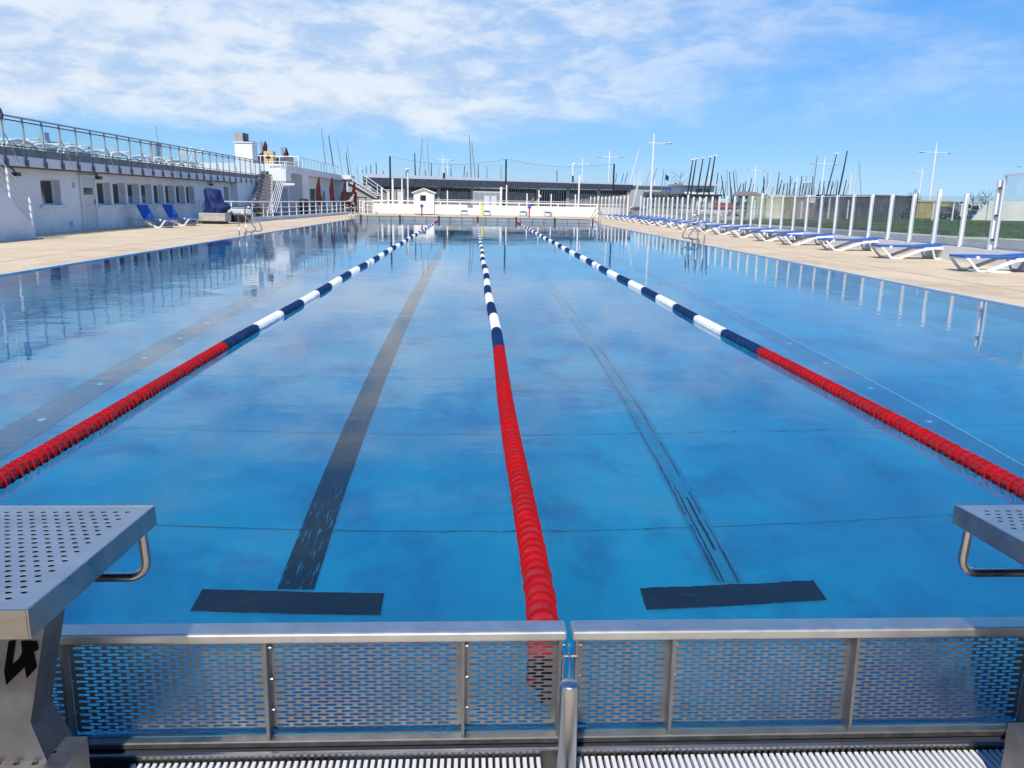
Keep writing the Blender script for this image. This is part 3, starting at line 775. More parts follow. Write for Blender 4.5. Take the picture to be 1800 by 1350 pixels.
# terrace railing: posts, glass, rails
tr = thing('glass_railing', 'grey metal and glass railing along the edge of the roof terrace', 'railing', (-14.0, 38, 2.7))
RX = -13.98; sp = 1.122; posts = [26.51 + sp * k for k in range(-5, 27)]
pm = MB().box(-.028, -.022, -0.05, .028, .022, 0.86, .004).mesh('post', grail)
bm_ = MB(); bm_.box(-.03, -.035, -.50, .02, .035, -.052, .004); bm_.box(.021, -.07, -.56, .045, .07, -.36, .004); bm_ = bm_.mesh('bracket', mat('dark_bracket', (0.05, 0.055, 0.085), 0.5))
gm = MB().box(-.006, .05, .06, .006, sp - .05, .76).mesh('glass_pane', paneT_m)
for k, y in enumerate(posts):
    inst('post', pm, tr, (RX + 14.0, y - 38, 0)); inst('bracket', bm_, tr, (RX + 14.0, y - 38, 0))
    if k < len(posts) - 1: inst('glass_pane', gm, tr, (RX + 14.0, y - 38, 0))
    if k % 3 == 1: MB().tube([(RX - .02, y, 3.16), (RX + .03, y + .12, 2.95), (RX + .05, y + .62, 2.24)], .016, 6).build('brace', mat('light_grey_metal', (0.45, 0.45, 0.48), 0.45), tr)
MB().bar((RX, posts[0] - .5, 3.585), (RX, posts[-1], 3.585), .06, .05).build('handrail', grail, tr)
MB().bar((RX, posts[0] - .5, 3.475), (RX, posts[-1], 3.475), .035, .035).build('mid_rail', dkgrey, tr)
MB().bar((RX, posts[0] - .5, 2.735), (RX, posts[-1], 2.735), .03, .03).build('bottom_rail', dkgrey, tr)

# ---- sun loungers
def make_lounger(raise_deg, name='sun_lounger'):
    """local frame: foot end at x = 0, head towards +x, width along y"""
    t = thing(name, 'sun lounger', 'sun lounger')
    W = .31
    for s in (-1, 1):
        y = s * W
        side = MB()
        pts = [(0.02, .345), (.30, .035), (.52, .03), (.80, .16), (1.10, .29), (1.45, .345), (1.93, .355)]
        for q_, ((a, b), (c, d)) in enumerate(zip(pts, pts[1:])): side.bar((a, y, b), (c, y, d), .055 if q_ in (0, 1) else .085 if q_ in (2, 3) else .065, .045, up=(0, 1, 0))
        for a, b in pts[1:-1]: side.lathe([(0.001, -.019), (.030, -.019), (.030, .019), (.001, .019)], c=(a, y, b), axis='y', n=8, smooth=False)
        side.build('side_frame', white_pl, t)
    leg = MB()
    for s in (-1, 1):
        leg.bar((1.90, s * W, .35), (1.70, s * .27, .03), .04, .05); leg.bar((1.70, s * .27, .03), (1.52, s * .27, .03), .04, .05); leg.bar((1.52, s * .27, .03), (1.40, s * W, .33), .035, .045)
    leg.bar((1.61, -.27, .03), (1.61, .27, .03), .03, .03)
    leg.build('rear_leg', white_pl, t)
    for q in (((.28, -W, .05), (.28, W, .05), .035, .035), ((.03, -W, .34), (.03, W, .34), .05, .04), ((1.93, -W, .355), (1.93, W, .355), .05, .04), ((1.28, -W, .325), (1.28, W, .325), .04, .03)): MB().bar(*q).build('cross_bar', white_pl, t)
    for s in (-1, 1): MB().box(.20, s * .335 - .02, .33, .27, s * .335 + .02, .41, .006).build('end_clip', white_pl, t)
    MB().box(-.03, -.285, .362, 1.17, .285, .415, .018).build('seat_cushion', blue_c, t)
    a = radians(raise_deg); L_ = .74; px, pz = 1.18, .362
    bk = MB(); bk.box(0.01, -.285, 0.002, L_, .285, .055, .018)
    bk.v = [(px + v[0] * cos(a) - v[2] * sin(a), v[1], pz + v[0] * sin(a) + v[2] * cos(a)) for v in bk.v]; bk.build('back_cushion', blue_c, t)
    for s in (-1, 1): MB().bar((px, s * .27, pz - .012), (px + L_ * cos(a), s * .27, pz - .012 + L_ * sin(a)), .035, .022).build('back_frame', white_pl, t)
    if raise_deg > 20: MB().bar((px + .45 * cos(a), 0, pz + .45 * sin(a)), (px + .62, 0, .36), .03, .02).build('back_strut', white_pl, t)
    freeze(t); return t
flat = make_lounger(5); up = make_lounger(62)
upL = 'sun loungers by the white building'
up.scale = (1, 1, .88); up.location = (-12.45, 34.1, .02); up.rotation_euler = (0, 0, pi - .42); up['label'] = 'nearer of two blue sun loungers with raised backs beside the white building'; up['group'] = upL
dup(up, (-12.45, 36.9, .02), pi - .42, 'farther of two blue sun loungers with raised backs, next to the blue tarpaulin', upL)
rowY = [17.35, 21.5, 25.0, 28.1, 30.8, 33.9, 36.9, 39.9, 43.3, 46.0, 48.6, 51.0, 53.4, 55.8, 58.2, 60.5, 62.8, 65.0, 67.2]
ords = ['first', 'second', 'third', 'fourth', 'fifth', 'sixth', 'seventh', 'eighth', 'ninth', 'tenth', 'eleventh', 'twelfth', 'thirteenth', 'fourteenth', 'fifteenth', 'sixteenth', 'seventeenth', 'eighteenth', 'nineteenth']
for k, y in enumerate(rowY):
    lb = 'flat blue sun lounger, %s from the near end of the row by the glass fence' % ords[k]
    x = 10.88 + random.uniform(-.12, .12); rz = 0.06 + random.uniform(-.07, .07)
    if k == 0: flat.scale = (1, 1, .86); flat.location = (10.72, y, .02); flat.rotation_euler = (0, 0, .05); flat['label'] = 'nearest flat blue sun lounger at the right edge, white disc beside its foot'; flat['group'] = 'sun loungers in the row by the glass fence'
    else: dup(flat, (x, y, .02), rz, lb, 'sun loungers in the row by the glass fence')
for k, (px, lb) in enumerate(((816, 'farthest left of the four blue loungers facing the far wall'), (856, 'blue lounger just right of the yellow pole at the far wall'), (920.5, 'blue lounger just left of the right red pole at the far wall'), (964, 'rightmost blue lounger at the far wall'))):
    p_ = at(px, 370, 73.2); dup(flat, (p_.x, 72.6, .02), pi / 2, lb, 'sun loungers along the far wall')
tag(MB().lathe([(.001, .05), (.22, .05), (.27, .03), (.26, .0), (.001, 0)], c=(11.45, 17.0, .02), n=24).build('plastic_disc', white_pl), 'round white plastic disc lying flat beside the nearest right lounger', 'disc')

# white slatted loungers on the roof terrace (only their frames show above the edge)
def make_terrace_lounger(back):
    t = thing('terrace_lounger', 'lounger', 'sun lounger')
    mb = MB()
    for s in (-1, 1):
        n = 9; pts = [(-.15, s * .3, .0)] + [(.05 + 1.5 * k / n, s * .3, .26 + .10 * sin(pi * k / n)) for k in range(n + 1)] + [(1.75, s * .3, .0)]
        mb.tube(pts, .035, 6)
    mb.build('frame', white_pl, t)
    sl = MB()
    for k in range(12): sl.box(.15 + .1 * k, -.28, .30 + .06 * sin(pi * k / 12), .23 + .1 * k, .28, .325 + .06 * sin(pi * k / 12))
    sl.build('slats', white_pl, t)
    a = radians(back); bk = MB()
    for k in range(7):
        r0 = .08 + .1 * k; bk.bar((1.35 + r0 * cos(a), -.27, .40 + r0 * sin(a)), (1.35 + r0 * cos(a), .27, .40 + r0 * sin(a)), .02, .075, up=(-sin(a), 0, cos(a)))
    for s in (-1, 1): bk.bar((1.35, s * .28, .4), (1.35 + .78 * cos(a), s * .28, .4 + .78 * sin(a)), .04, .03)
    bk.build('backrest', white_pl, t); freeze(t); return t
tl = make_terrace_lounger(4); tu = make_terrace_lounger(60); nt_ = 0
TLY = [27.6, 28.9, 30.1, 31.3, 32.6, 33.9, 35.2, 36.6, 38.2, 39.7, 41.2, 42.5, 44.0]
for k, y in enumerate(TLY):
    lb = 'white slatted lounger lying behind the terrace railing, %s of the row from the left' % ords[k]
    o = tl if k == 0 else dup(tl); o.location = (-15.4 - .25 * (k % 3), y, 2.70); o.rotation_euler = (0, 0, pi / 2 + .25 * sin(k * 2.1)); o['label'] = lb; o['group'] = 'white loungers lying flat on the roof terrace'
tu.location = (-15.2, 40.9, 2.66); tu.rotation_euler = (0, 0, 1.1); tu['label'] = 'left of two white loungers with raised backs behind the terrace railing'; tu['group'] = 'upright white loungers on the terrace'
dup(tu, (-15.2, 42.6, 2.66), 1.1, 'right of two white loungers with raised backs behind the terrace railing')
# low roofs seen behind the terrace
o = thing('roof_building', 'distant blue grey roof with a pointed vent behind the terrace', 'building', (-52, 90, 0)); m_ = mat('blue_grey_roof', (0.30, 0.38, 0.43), 0.7)
a = at(-30, 246, 95); b = at(124, 258, 95)
MB().box(a.x, 90, 0, b.x, 100, b.z + .3).build('roof', m_, o); c = at(99, 236, 95); MB().prism([(c.x - 1.0, b.z), (c.x + .25, b.z), (c.x + .2, c.z), (c.x, c.z)], 'y', 92, 93).build('vent', m_, o)
a = at(266, 250, 120); b = at(280, 275, 120)
tg = thing('water_tower', 'slim blue grey tower behind the terrace railing', 'tower', (a.x, 120, 0)); MB().box(a.x, 119, 0, b.x, 121, a.z).build('shaft', m_, tg); MB().tube([(b.x, 120, a.z), (b.x - .2, 120, a.z + 2.2)], .06, 6).build('antenna', m_, tg)
fl = thing('flag', 'dark purple flag on a pole cut off by the left edge above the railing', 'flag', (-13.9, 25.4, 2.7))
c = [at(-6, 186, 25.4), at(1, 190, 25.4), at(5, 200, 25.4), at(5.5, 208, 25.4), at(2, 212, 25.4), at(-6, 213, 25.4)]
mb = MB(); vs = [(p_.x, p_.y, p_.z) for p_ in c]; mb.add(vs + [(v[0], v[1] + .02, v[2]) for v in vs], [tuple(range(6)), tuple(range(11, 5, -1))]); mb.build('cloth', mat('dark_purple_cloth', (0.02, 0.015, 0.10), 0.8), fl)
mb = MB(); c = [at(5, 206, 25.4), at(10, 214, 25.4), at(9, 215, 25.4), at(4, 209, 25.4)]; mb.add([tuple(q) for q in c], [(0, 1, 2, 3)]); mb.build('ribbon', mat('pink_cloth', (0.45, 0.2, 0.35), 0.8), fl)
q = at(-14, 240, 25.4); MB().tube([(q.x, 25.4, 2.4), (q.x, 25.4, 4.4)], .025, 8).build('pole', white_m, fl)

# ---- near stair block on the far left
st = thing('stair_block', 'white stair block with a slanted pipe railing at the left edge', 'stairs', (-13.8, 23.5, 0))
SX = -13.2
prof = [(19.0, .02), (25.02, .02), (25.02, .34), (23.0, 1.95), (21.9, 2.45), (19.0, 2.45)]
MB().prism(prof, 'x', SX - .16, SX).build('side_wall', white_p, st)
for k in range(12):
    y1 = 24.95 - .26 * k; MB().box(-14.38, y1 - .28, .02, SX - .161, y1, .20 + .19 * k).build('step', conc, st)
def slope_rail(y, off): return 0.34 + (25.02 - y) * .795 + off
for off in (.92, .70, .48, .26): MB().tube([(SX - .06, 25.08, slope_rail(25.08, off)), (SX - .06, 21.9, slope_rail(21.9, off))], .018, 8).build('rail', white_m, st)
for y in (24.06, 25.08, 23.04, 22.0): MB().box(SX - .085, y - .035, slope_rail(y, -.30), SX - .035, y + .035, slope_rail(y, .93)).build('post', white_m, st)

# ---- chimney
ch = thing('chimney', 'square white chimney with a smaller top block above the terrace railing', 'chimney', (-15.3, 56.6, 2.4))
MB().box(-15.92, 56.0, 2.45, -14.78, 57.3, 4.80).build('shaft', mat('bright_chimney_paint', (0.78, 0.78, 0.76), 0.8, var=0.06), ch)
MB().box(-15.99, 55.93, 4.80, -14.70, 57.37, 4.87).build('cap', white_f, ch)
MB().box(-15.93, 56.0, 4.872, -15.36, 57.2, 5.46).build('top_block', conc, ch, 'smaller grey block on the cap')
MB().box(-15.358, 56.2, 4.872, -15.30, 57.2, 5.44).build('top_block_shade_side', dkgrey, ch)  # dark slab paints the shade on the block's pool-facing side
MB().box(-15.29, 56.15, 4.872, -14.85, 57.2, 4.93).build('vent_plate', dark, ch)

# ---- open stair up to the terrace with its white slanted railing
os_ = thing('open_stairs', 'grey concrete stairs climbing to the terrace beside the white slanted railing', 'stairs', (-13.2, 52, 0))
for k in range(14):
    f = k / 13; y = 49.6 + 5.2 * f; cx = -12.75 - 1.05 * f; z = .12 + 2.65 * f
    hw = .56 - .12 * f
    MB().box(cx - hw, y, z - .17, cx + hw, y + .42, z).build('step', mat('stair_concrete', (0.15, 0.155, 0.17), 0.85, var=0.2), os_)
mb = MB(); mb.bar((-13.35, 49.8, -.0), (-14.25, 55.0, 2.62), .12, .25); mb.bar((-12.2, 49.8, -.0), (-13.35, 55.0, 2.62), .12, .25); mb.build('stringer', conc, os_)
sr = thing('stair_railing', 'white railing of five slanted pipes beside the open stairs', 'railing', (-12.7, 52, 1))
for k in range(5):
    a = at(471 + 3.7 * k, 372, 49.5) + Vector((0, 0, 0.0)); b = at(496.5 + (1.6 * k), 287 + 5.0 * k, 54.5)
    MB().tube([a, b], .022, 6).build('rail', white_m, sr)
a = at(470, 370, 49.5); MB().tube([(a.x, a.y, .0), (a.x, a.y, a.z + .05)], .03, 6).build('post', white_m, sr)
pl = thing('landing', 'white landing box with a pipe railing at the head of the open stairs', 'landing', (-13.3, 56.3, 2.5))
a = at(472, 296, 56); b = at(503, 318, 56)
MB().box(a.x, 56, b.z, b.x, 57.6, a.z).build('parapet', mat('white_landing_paint', (0.76, 0.76, 0.76), 0.75), pl)
for py in (284, 290): 
    a = at(471, py, 56); b = at(503, py, 56); MB().tube([a, b, (b.x, 58.5, b.z)], .03, 6).build('rail', white_m, pl)
for px in (471, 479, 500, 503): a = at(px, 284, 56); b = at(px, 297, 56); MB().tube([a, b], .025, 6).build('post', white_m, pl)
MB().box(at(484, 0, 56).x, 55.7, 2.1, at(505, 0, 56).x, 56.0, 2.25).build('ledge', white_f, pl)

# ---- second building with the arch, doors and terrace
b2 = thing('restaurant_building', 'white building with an arched niche and doors under a glazed terrace', 'building', (-15, 68, 0))
mb = MB(); AX = -14.0
wall_grid(mb, AX, 56.01, 63.2, .02, 3.0, [(57.8, 59.4, .02, 1.55), (60.3, 62.4, .02, 2.05)], .5)
# rounded head of the arch
n = 10
for k in range(n):
    a0 = pi * k / n; a1 = pi * (k + 1) / n; yc, r = 58.6, .8
    p0 = (yc - r * cos(a0), 1.55 + .62 * sin(a0)); p1 = (yc - r * cos(a1), 1.55 + .62 * sin(a1))
    mb.add([(AX - .499, p0[0], p0[1]), (AX - .499, p1[0], p1[1]), (AX + .001, p1[0], p1[1]), (AX + .001, p0[0], p0[1])], [(0, 1, 2, 3)])
mb.build('wall', white_p, b2)
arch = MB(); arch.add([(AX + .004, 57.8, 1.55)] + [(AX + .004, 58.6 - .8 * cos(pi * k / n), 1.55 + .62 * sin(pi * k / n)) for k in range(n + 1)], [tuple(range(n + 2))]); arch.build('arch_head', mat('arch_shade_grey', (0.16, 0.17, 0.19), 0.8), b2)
MB().box(AX - .52, 57.8, .02, AX - .47, 59.4, 1.55).build('arch_door', glassd, b2)
dd = MB().box(AX - .50, 60.3, .02, AX - .46, 62.4, 2.05).build('door', mat('pale_door', (0.50, 0.51, 0.52), 0.5), b2)
MB().box(AX - .458, 60.4, .1, AX - .454, 61.0, 1.95).build('pane', glassd, dd)
MB().box(-14.0, 63.2, .02, -13.05, 65.6, 3.04).build('pillar', white_p, b2)
mb = MB(); wall_grid(mb, -13.9, 65.6, 89, .02, 3.0, [(67.0, 74.0, .02, 2.05), (76, 77.2, .02, 1.9)], .4); mb.build('wall', white_p, b2)
for k in range(4):
    y0 = 67.0 + 1.75 * k; MB().box(-14.3, y0, .02, -14.26, y0 + 1.7, 2.05).build('sliding_door', glassd if k % 2 else mat('pale_door', (0.5, .5, .5)), b2)
MB().box(-14.3, 76, .02, -14.2, 77.2, 1.9).build('window', glassd, b2)
MB().box(-26, 56.3, 3.0, -13.0, 88.3, 3.50).build('roof_slab', white_f, b2)
MB().box(-26, 88.8, .02, -13.91, 89.0, 3.0).build('end_wall', white_p, b2)
MB().box(-26, 56.05, 2.67, -14.42, 56.25, 3.48).build('front_wall', white_p, b2)
t2 = thing('terrace_glass_railing', 'pale glass railing running round the far terrace', 'railing', (-13.1, 70, 3.5))
gp = MB().box(-.006, .04, .02, .006, 1.36, .74).mesh('glass_pane', paneT_m); pp = MB().box(-.02, -.02, 0, .02, .02, .80).mesh('post', white_m)
for k in range(14):
    y = 62.4 + 1.4 * k; inst('post', pp, t2, (0.0, y - 70, 0)); 
    if k < 13: inst('glass_pane', gp, t2, (0, y - 70, 0))
for k in range(3):
    x = -1.4 * (k + 1); inst('post', pp, t2, (x, 62.4 - 70, 0))
gp2 = MB().box(-1.36, -.006, .02, -.04, .006, .74).mesh('glass_pane', paneT_m)
for k in range(1): inst('glass_pane', gp2, t2, (-1.4 * k, 62.4 - 70, 0))
MB().bar((-13.1, 62.4, 4.28), (-13.1, 80.7, 4.28), .04, .04).build('handrail', white_m, t2)
a = at(450, 275.5, 62.4); MB().bar((a.x, 62.4, 4.30), (-13.1, 62.4, 4.28), .05, .05).build('handrail', white_m, t2)
# things on that terrace
def umbrella(x, y, z0, h, lb, gr, r=.2):
    t = thing('closed_parasol', lb, 'parasol', (x, y, z0), gr)
    MB().tube([(x, y, z0), (x, y, z0 + h * .95)], .025, 8).build('pole', grey, t)
    mb = MB(); n = 14; rings = 12; vs = []
    for i in range(rings + 1):
        f = i / rings; rr = r * (.25 + 1.0 * sin(pi * min(1, f * 1.02) ** .8) ** .6 * (1 - .35 * f)) if 0 < f < 1 else .03
        for k in range(n):
            a = 2 * pi * k / n; q = rr * (1 + .22 * cos(a * 5 + f * 2 + x)) * (1 + .12 * sin(f * 17 + x * 3))
            vs.append((x + q * cos(a) + .04 * sin(f * 6 + x), y + q * sin(a), z0 + h * (.22 + .78 * f)))
    fs = [(i * n + k, i * n + (k + 1) % n, (i + 1) * n + (k + 1) % n, (i + 1) * n + k) for i in range(rings) for k in range(n)]
    mb.add(vs, fs, True).build('canopy', red_u, t); MB().box(x - .22, y - .22, z0, x + .22, y + .22, z0 + .08, .02).build('base', conc, t)
    return t
for px, top, Y, lb in ((465, 248, 66, 'left dark red closed parasol on the upper terrace behind the chimney'), (502, 259, 70, 'right dark red closed parasol on the upper terrace')):
    a = at(px, top, Y); umbrella(a.x, Y, 3.5, a.z - 3.5, lb, 'closed parasols on the upper terrace', .17)
for px, y1, y2 in ((459, 249, 272), (496, 259, 276)):
    a = at(px, y1, 68); tag(MB().box(a.x - .09, 67.9, 3.5, a.x + .09, 68.1, a.z).build('terrace_post', mat('blue_grey_paint', (0.25, 0.30, 0.36), 0.6)), 'grey post standing beside the %s upper parasol' % ('left' if px < 480 else 'right'), 'post', 'grey posts on the upper terrace')
a = at(463, 265.5, 64); b = at(484, 283, 64); cbx = thing('cardboard_box', 'tan box with a dark mark standing on the upper terrace', 'box', (a.x, 64, 3.5))
MB().box(a.x, 64, 3.5, b.x - .15, 64.8, a.z, .01).build('carton', mat('tan_card', (0.50, 0.38, 0.20), 0.8), cbx); 
c = at(471.5, 277, 63.99); mb = MB(); 
for dx, dz, r in ((0, .18, .07), (-.12, .02, .09), (.12, .02, .09), (0, 0.0, .10), (0, -.22, .05)): mb.lathe([(.001, 0), (r, 0)], c=(c.x + dx * .9, 63.99, c.z + dz), axis='y', n=10)
mb.add([(c.x - .03, 63.988, c.z - .5), (c.x + .03, 63.988, c.z - .5), (c.x + .03, 63.988, c.z), (c.x - .03, 63.988, c.z)], [(0, 1, 2, 3)]); mb.build('printed_mark', dark, cbx)
for k, (x0, y0, x1, y1) in enumerate(((451, 269, 463, 279), (474, 284, 500, 295), (482, 276, 498, 284), (500, 275, 512, 286), (452, 280, 466, 286))):
    a = at(x0, y0, 65.5 + k * .3); b = at(x1, y1, 65.5 + k * .3); zb = max(3.5, b.z) if k not in (2, 3) else b.z - .3
    t = thing('stacked_seating', ['dark padded seat left of the tan box', 'long dark bench behind the landing railing', 'dark sofa right of the tan box', 'dark stacked chairs beside the woven screen', 'low dark seat under the left parasol'][k], 'seat', (a.x, 65.5 + k * .3, 3.5))
    MB().box(a.x, 65.5 + k * .3, 3.5, b.x, 66.4 + k * .3, a.z - .12, .05).build('seat', mat('dark_padding', (0.012, 0.014, 0.02), 0.8), t); MB().box(a.x, 66.2 + k * .3, a.z - .12, b.x, 66.4 + k * .3, a.z, .03).build('back', mat('dark_padding'), t)
ws = thing('woven_screen', 'brown woven screen of slanted reeds on the upper terrace', 'screen', (-14.5, 64.6, 3.5)); 
for k in range(17):
    a = at(504 + 1.45 * k, 296, 64.6); b = at(505.5 + 1.45 * k + (1.5 if k % 2 else -1.2), 284 - (6 if k < 9 and k % 2 else 0), 64.6 + .05 * (k % 2)); MB().bar(a, b, .07, .02).build('reed', mat('dry_reed', (0.22, 0.17, 0.10), 0.9, var=0.4), ws)

# ---- low curved kerb with the white pipe railing
cv = [(-14.3, 42.4), (-13.6, 42.55), (-12.9, 42.95), (-12.3, 43.7), (-11.95, 44.8), (-11.75, 46.5), (-11.5, 50), (-11.25, 54), (-11.0, 58), (-10.75, 62), (-10.6, 66), (-10.5, 69.0)]
def interp(path, s):
    tot = 0
    for (a, b), (c, d) in zip(path, path[1:]):
        l = sqrt((c - a) ** 2 + (d - b) ** 2)
        if tot + l >= s: f = (s - tot) / l; return (a + (c - a) * f, b + (d - b) * f)
        tot += l
    return path[-1]
cf = thing('patio_railing', 'white pipe railing on a low curved kerb round the patio', 'railing', (-11.5, 55, 0))
mb = MB()
for (a, b), (c, d) in zip(cv, cv[1:]): mb.bar((a, b, .13), (c, d, .13), .16, .22)
mb.build('kerb', white_p, cf)
for z, r in ((1.06, .032), (.75, .018), (.45, .018)):
    MB().tube([(a, b, z) for a, b in cv], r, 8).build('rail', white_m, cf)
s = .3
while s < 27.8:
    x, y = interp(cv, s); MB().bar((x, y, .23), (x, y, 1.05), .055, .055).build('post', white_m, cf); s += 1.62
sheet('patio_floor', -16.2, 43, -11.5, 79, .030, mat('patio_tiles', (0.35, 0.34, 0.33), 0.8, var=0.2), None, 'structure')
gt = thing('gate_rail', 'white rounded pipe gate at the far end of the patio railing', 'gate', (-10.2, 72, 0))
for dy, z in ((0, .0),):
    MB().tube([(-9.9, 73.2, .02), (-9.9, 73.2, .85), (-9.8, 73.3, 1.02), (-9.5, 73.4, 1.08), (-8.0, 74.4, 1.08)], .05, 8).build('frame', white_m, gt)
    for z in (.35, .70): MB().tube([(-9.9, 73.2, z), (-9.1, 73.9, z)], .03, 6).build('rail', white_m, gt)
    for x, y in ((-9.5, 73.5), (-9.1, 73.9)): MB().tube([(x, y, .02), (x, y, 1.08)], .035, 6).build('post', white_m, gt)
g3 = thing('side_railing', 'short white post railing behind the bending man', 'railing', (-10.5, 71, 0))
for k in range(5): 
    y = 72.2 + .75 * k; MB().bar((-11.6 + .42 * k, 74.5, .02), (-11.6 + .42 * k, 74.5, 1.12), .06, .06).build('post', white_m, g3)
for z in (.5, 1.12): MB().bar((-11.65, 74.5, z), (-9.9, 74.5, z), .05, .05).build('rail', white_m, g3)

# ---- covered pool lift / float reel
tp = thing('covered_machine', 'bulky shape under a navy tarpaulin on a grey concrete base', 'machine', (-13.3, 40.5, 0))
b0 = MB(); b0.box(-13.55, 39.6, .16, -12.05, 40.6, .58, .04); b0.build('base', mat('base_concrete', (0.45, 0.44, 0.41), 0.85, var=0.3, vscale=5), tp)
for x in (-13.3, -12.3): MB().lathe([(.001, -.05), (.10, -.05), (.10, .05), (.001, .05)], c=(x, 39.66, .12), axis='y', n=12).build('wheel', dark, tp)
MB().box(-13.4, 39.7, .05, -12.2, 40.5, .158).build('chassis', dark, tp)
def blob(name, rings, m, parent, n=18, seed=3, amp=.10):
    """rings: (cx, cy, z, rx, ry)"""
    vs = []; R_ = []
    k_ = 5
    for (a, b) in zip(rings, rings[1:]):
        for q in range(k_): R_.append([a[i] + (b[i] - a[i]) * q / k_ for i in range(5)])
    R_.append(list(rings[-1]))
    for i, (cx, cy, z, rx, ry) in enumerate(R_):
        for k in range(n):
            a = 2 * pi * k / n; f = 1 + amp * mnoise.noise(Vector((cos(a) * 2.2 + seed, sin(a) * 2.2, z * 2.6))) * 2 + amp * .5 * sin(a * 7 + z * 2)
            vs.append((cx + rx * f * cos(a), cy + ry * f * sin(a), z + .05 * mnoise.noise(Vector((a, z * 3, seed)))))
    fs = [(i * n + k, i * n + (k + 1) % n, (i + 1) * n + (k + 1) % n, (i + 1) * n + k) for i in range(len(R_) - 1) for k in range(n)]
    fs.append(tuple(range(n))[::-1]); fs.append(tuple(range((len(R_) - 1) * n, len(R_) * n)))
    mb = MB(); mb.add(vs, fs, True); return mb.build(name, m, parent)
blob('tarpaulin', [(-12.5, 40.1, .40, .30, .28), (-12.75, 40.1, .58, .55, .4), (-12.62, 40.1, .86, .68, .42), (-12.78, 40.1, 1.15, .52, .40), (-12.86, 40.1, 1.55, .45, .38), (-12.88, 40.1, 1.74, .40, .34), (-12.92, 40.1, 1.80, .25, .22), (-12.92, 40.1, 1.78, .1, .1)], blue_tarp, tp, n=40, amp=.13)
MB().tube([(-13.35, 39.9, .58), (-13.38, 39.9, .98), (-13.3, 39.9, 1.08), (-12.9, 39.9, 1.10)], .03, 8).build('handle', dkgrey, tp)
tp.scale = (.84, 1, .93); tp.location.x += .35
sb = thing('grey_block', 'pale grey slab on a dark wheeled stand right of the tarpaulin', 'slab', (-11.9, 41.4, 0))
blob('slab', [(-11.75, 41.6, .42, .55, .35), (-11.75, 41.6, .50, .62, .4), (-11.75, 41.6, .66, .58, .38), (-11.75, 41.6, .72, .4, .3)], mat('slab_grey', (0.52, 0.53, 0.54), 0.8, var=0.1), sb, amp=.04)
MB().box(-12.2, 41.3, .08, -11.3, 41.9, .41, .03).build('stand', dark, sb); MB().tube([(-11.6, 41.2, .2), (-11.5, 41.1, .06), (-11.6, 41.0, .03)], .03, 6).build('hook', dark, sb)
def leafy(name, lb, cat, x, y, z, w, h, n, m, seed, group=None, stem=True):
    rnd = random.Random(seed); t = thing(name, lb, cat, (x, y, z), group)
    if stem:
        for k in range(4): MB().tube([(x, y, z), (x + rnd.uniform(-.4, .4) * w, y + rnd.uniform(-.3, .3) * w, z + h * .8)], [.02 * w + .004, .004], 5).build('stem', mat('bark', (0.09, 0.07, 0.05), 0.9), t)
    mb = MB()
    for k in range(n):
        a = rnd.uniform(0, 6.28); e = rnd.uniform(-1, 1); r = rnd.random() ** .4
        c = Vector((x + w * .5 * r * cos(a) * sqrt(1 - e * e), y + w * .5 * r * sin(a) * sqrt(1 - e * e), z + h * .55 + h * .45 * r * e))
        s_ = rnd.uniform(.5, 1.2) * .09 * max(w, h) ** .5; u = Vector((rnd.uniform(-1, 1), rnd.uniform(-1, 1), rnd.uniform(-1, 1))).normalized(); v = u.cross(Vector((rnd.uniform(-1, 1), rnd.uniform(-1, 1), 1))).normalized()
        mb.add([c - u * s_, c + v * s_ * .4, c + u * s_, c - v * s_ * .4], [(0, 1, 2, 3)])
    mb.build('foliage', m, t, recalc=False); return t
leaf_d = mat('dark_leaf', (0.020, 0.035, 0.014), 0.7, var=0.4, vscale=5); leaf_g = mat('green_leaf', (0.05, 0.085, 0.02), 0.7, col2=(0.14, 0.15, 0.05), vscale=1.2)
leafy('potted_shrub', 'low dark shrub behind the kerb beside the grey slab', 'shrub', -12.6, 45.6, .1, 2.2, .75, 260, leaf_d, 3)
leafy('potted_shrub', 'smaller dark shrub at the foot of the open stairs', 'shrub', -12.7, 48.2, .1, 1.0, .8, 120, leaf_d, 4)
bn = thing('waste_bin', 'black waste bin on the patio behind the railing', 'bin', (-13, 60, 0)); a = at(534, 353, 60)
MB().lathe([(.001, 0), (.28, 0), (.33, 1.0), (.30, 1.05)], c=(a.x, 60, .03), n=16).build('body', dark, bn); MB().lathe([(.34, 0), (.30, .12), (.001, .16)], c=(a.x, 60, 1.08), n=16).build('lid', dark, bn)

for k, (px, top, bot, lb) in enumerate(((560, 311, 350, 'first dark red closed parasol from the left on the patio, with a loose fold'), (583, 312, 349, 'second dark red closed parasol from the left on the patio'), (606, 317, 353, 'third dark red closed parasol from the left on the patio'), (622, 319, 345, 'dark red closed parasol nearest the far staircase'))):
    Y = 62 + 4 * k; a = at(px, top, Y); umbrella(a.x, Y, .03, a.z - .03, lb, 'closed parasols on the patio', .155)
sf = thing('dark_sofa', 'dark sofa with red cushions on the patio behind the railing', 'sofa', (-12, 74, 0)); a = at(597, 337, 75); b = at(625, 352, 75)
MB().box(a.x, 75, .03, b.x, 76, a.z - .3, .05).build('seat', mat('dark_padding'), sf); MB().box(a.x, 75.8, .03, b.x, 76.0, a.z, .03).build('back', mat('dark_padding'), sf)
a = at(627, 346, 75); tb = thing('red_table', 'low table with a dark red top right of the bending man', 'table', (a.x, 75, 0)); MB().box(a.x, 75, a.z - .08, a.x + .85, 75.8, a.z, .02).build('top', red_u, tb)
for dx in (.08, .77): MB().box(a.x + dx - .03, 75.3, .03, a.x + dx + .03, 75.4, a.z - .081).build('leg', dark, tb)

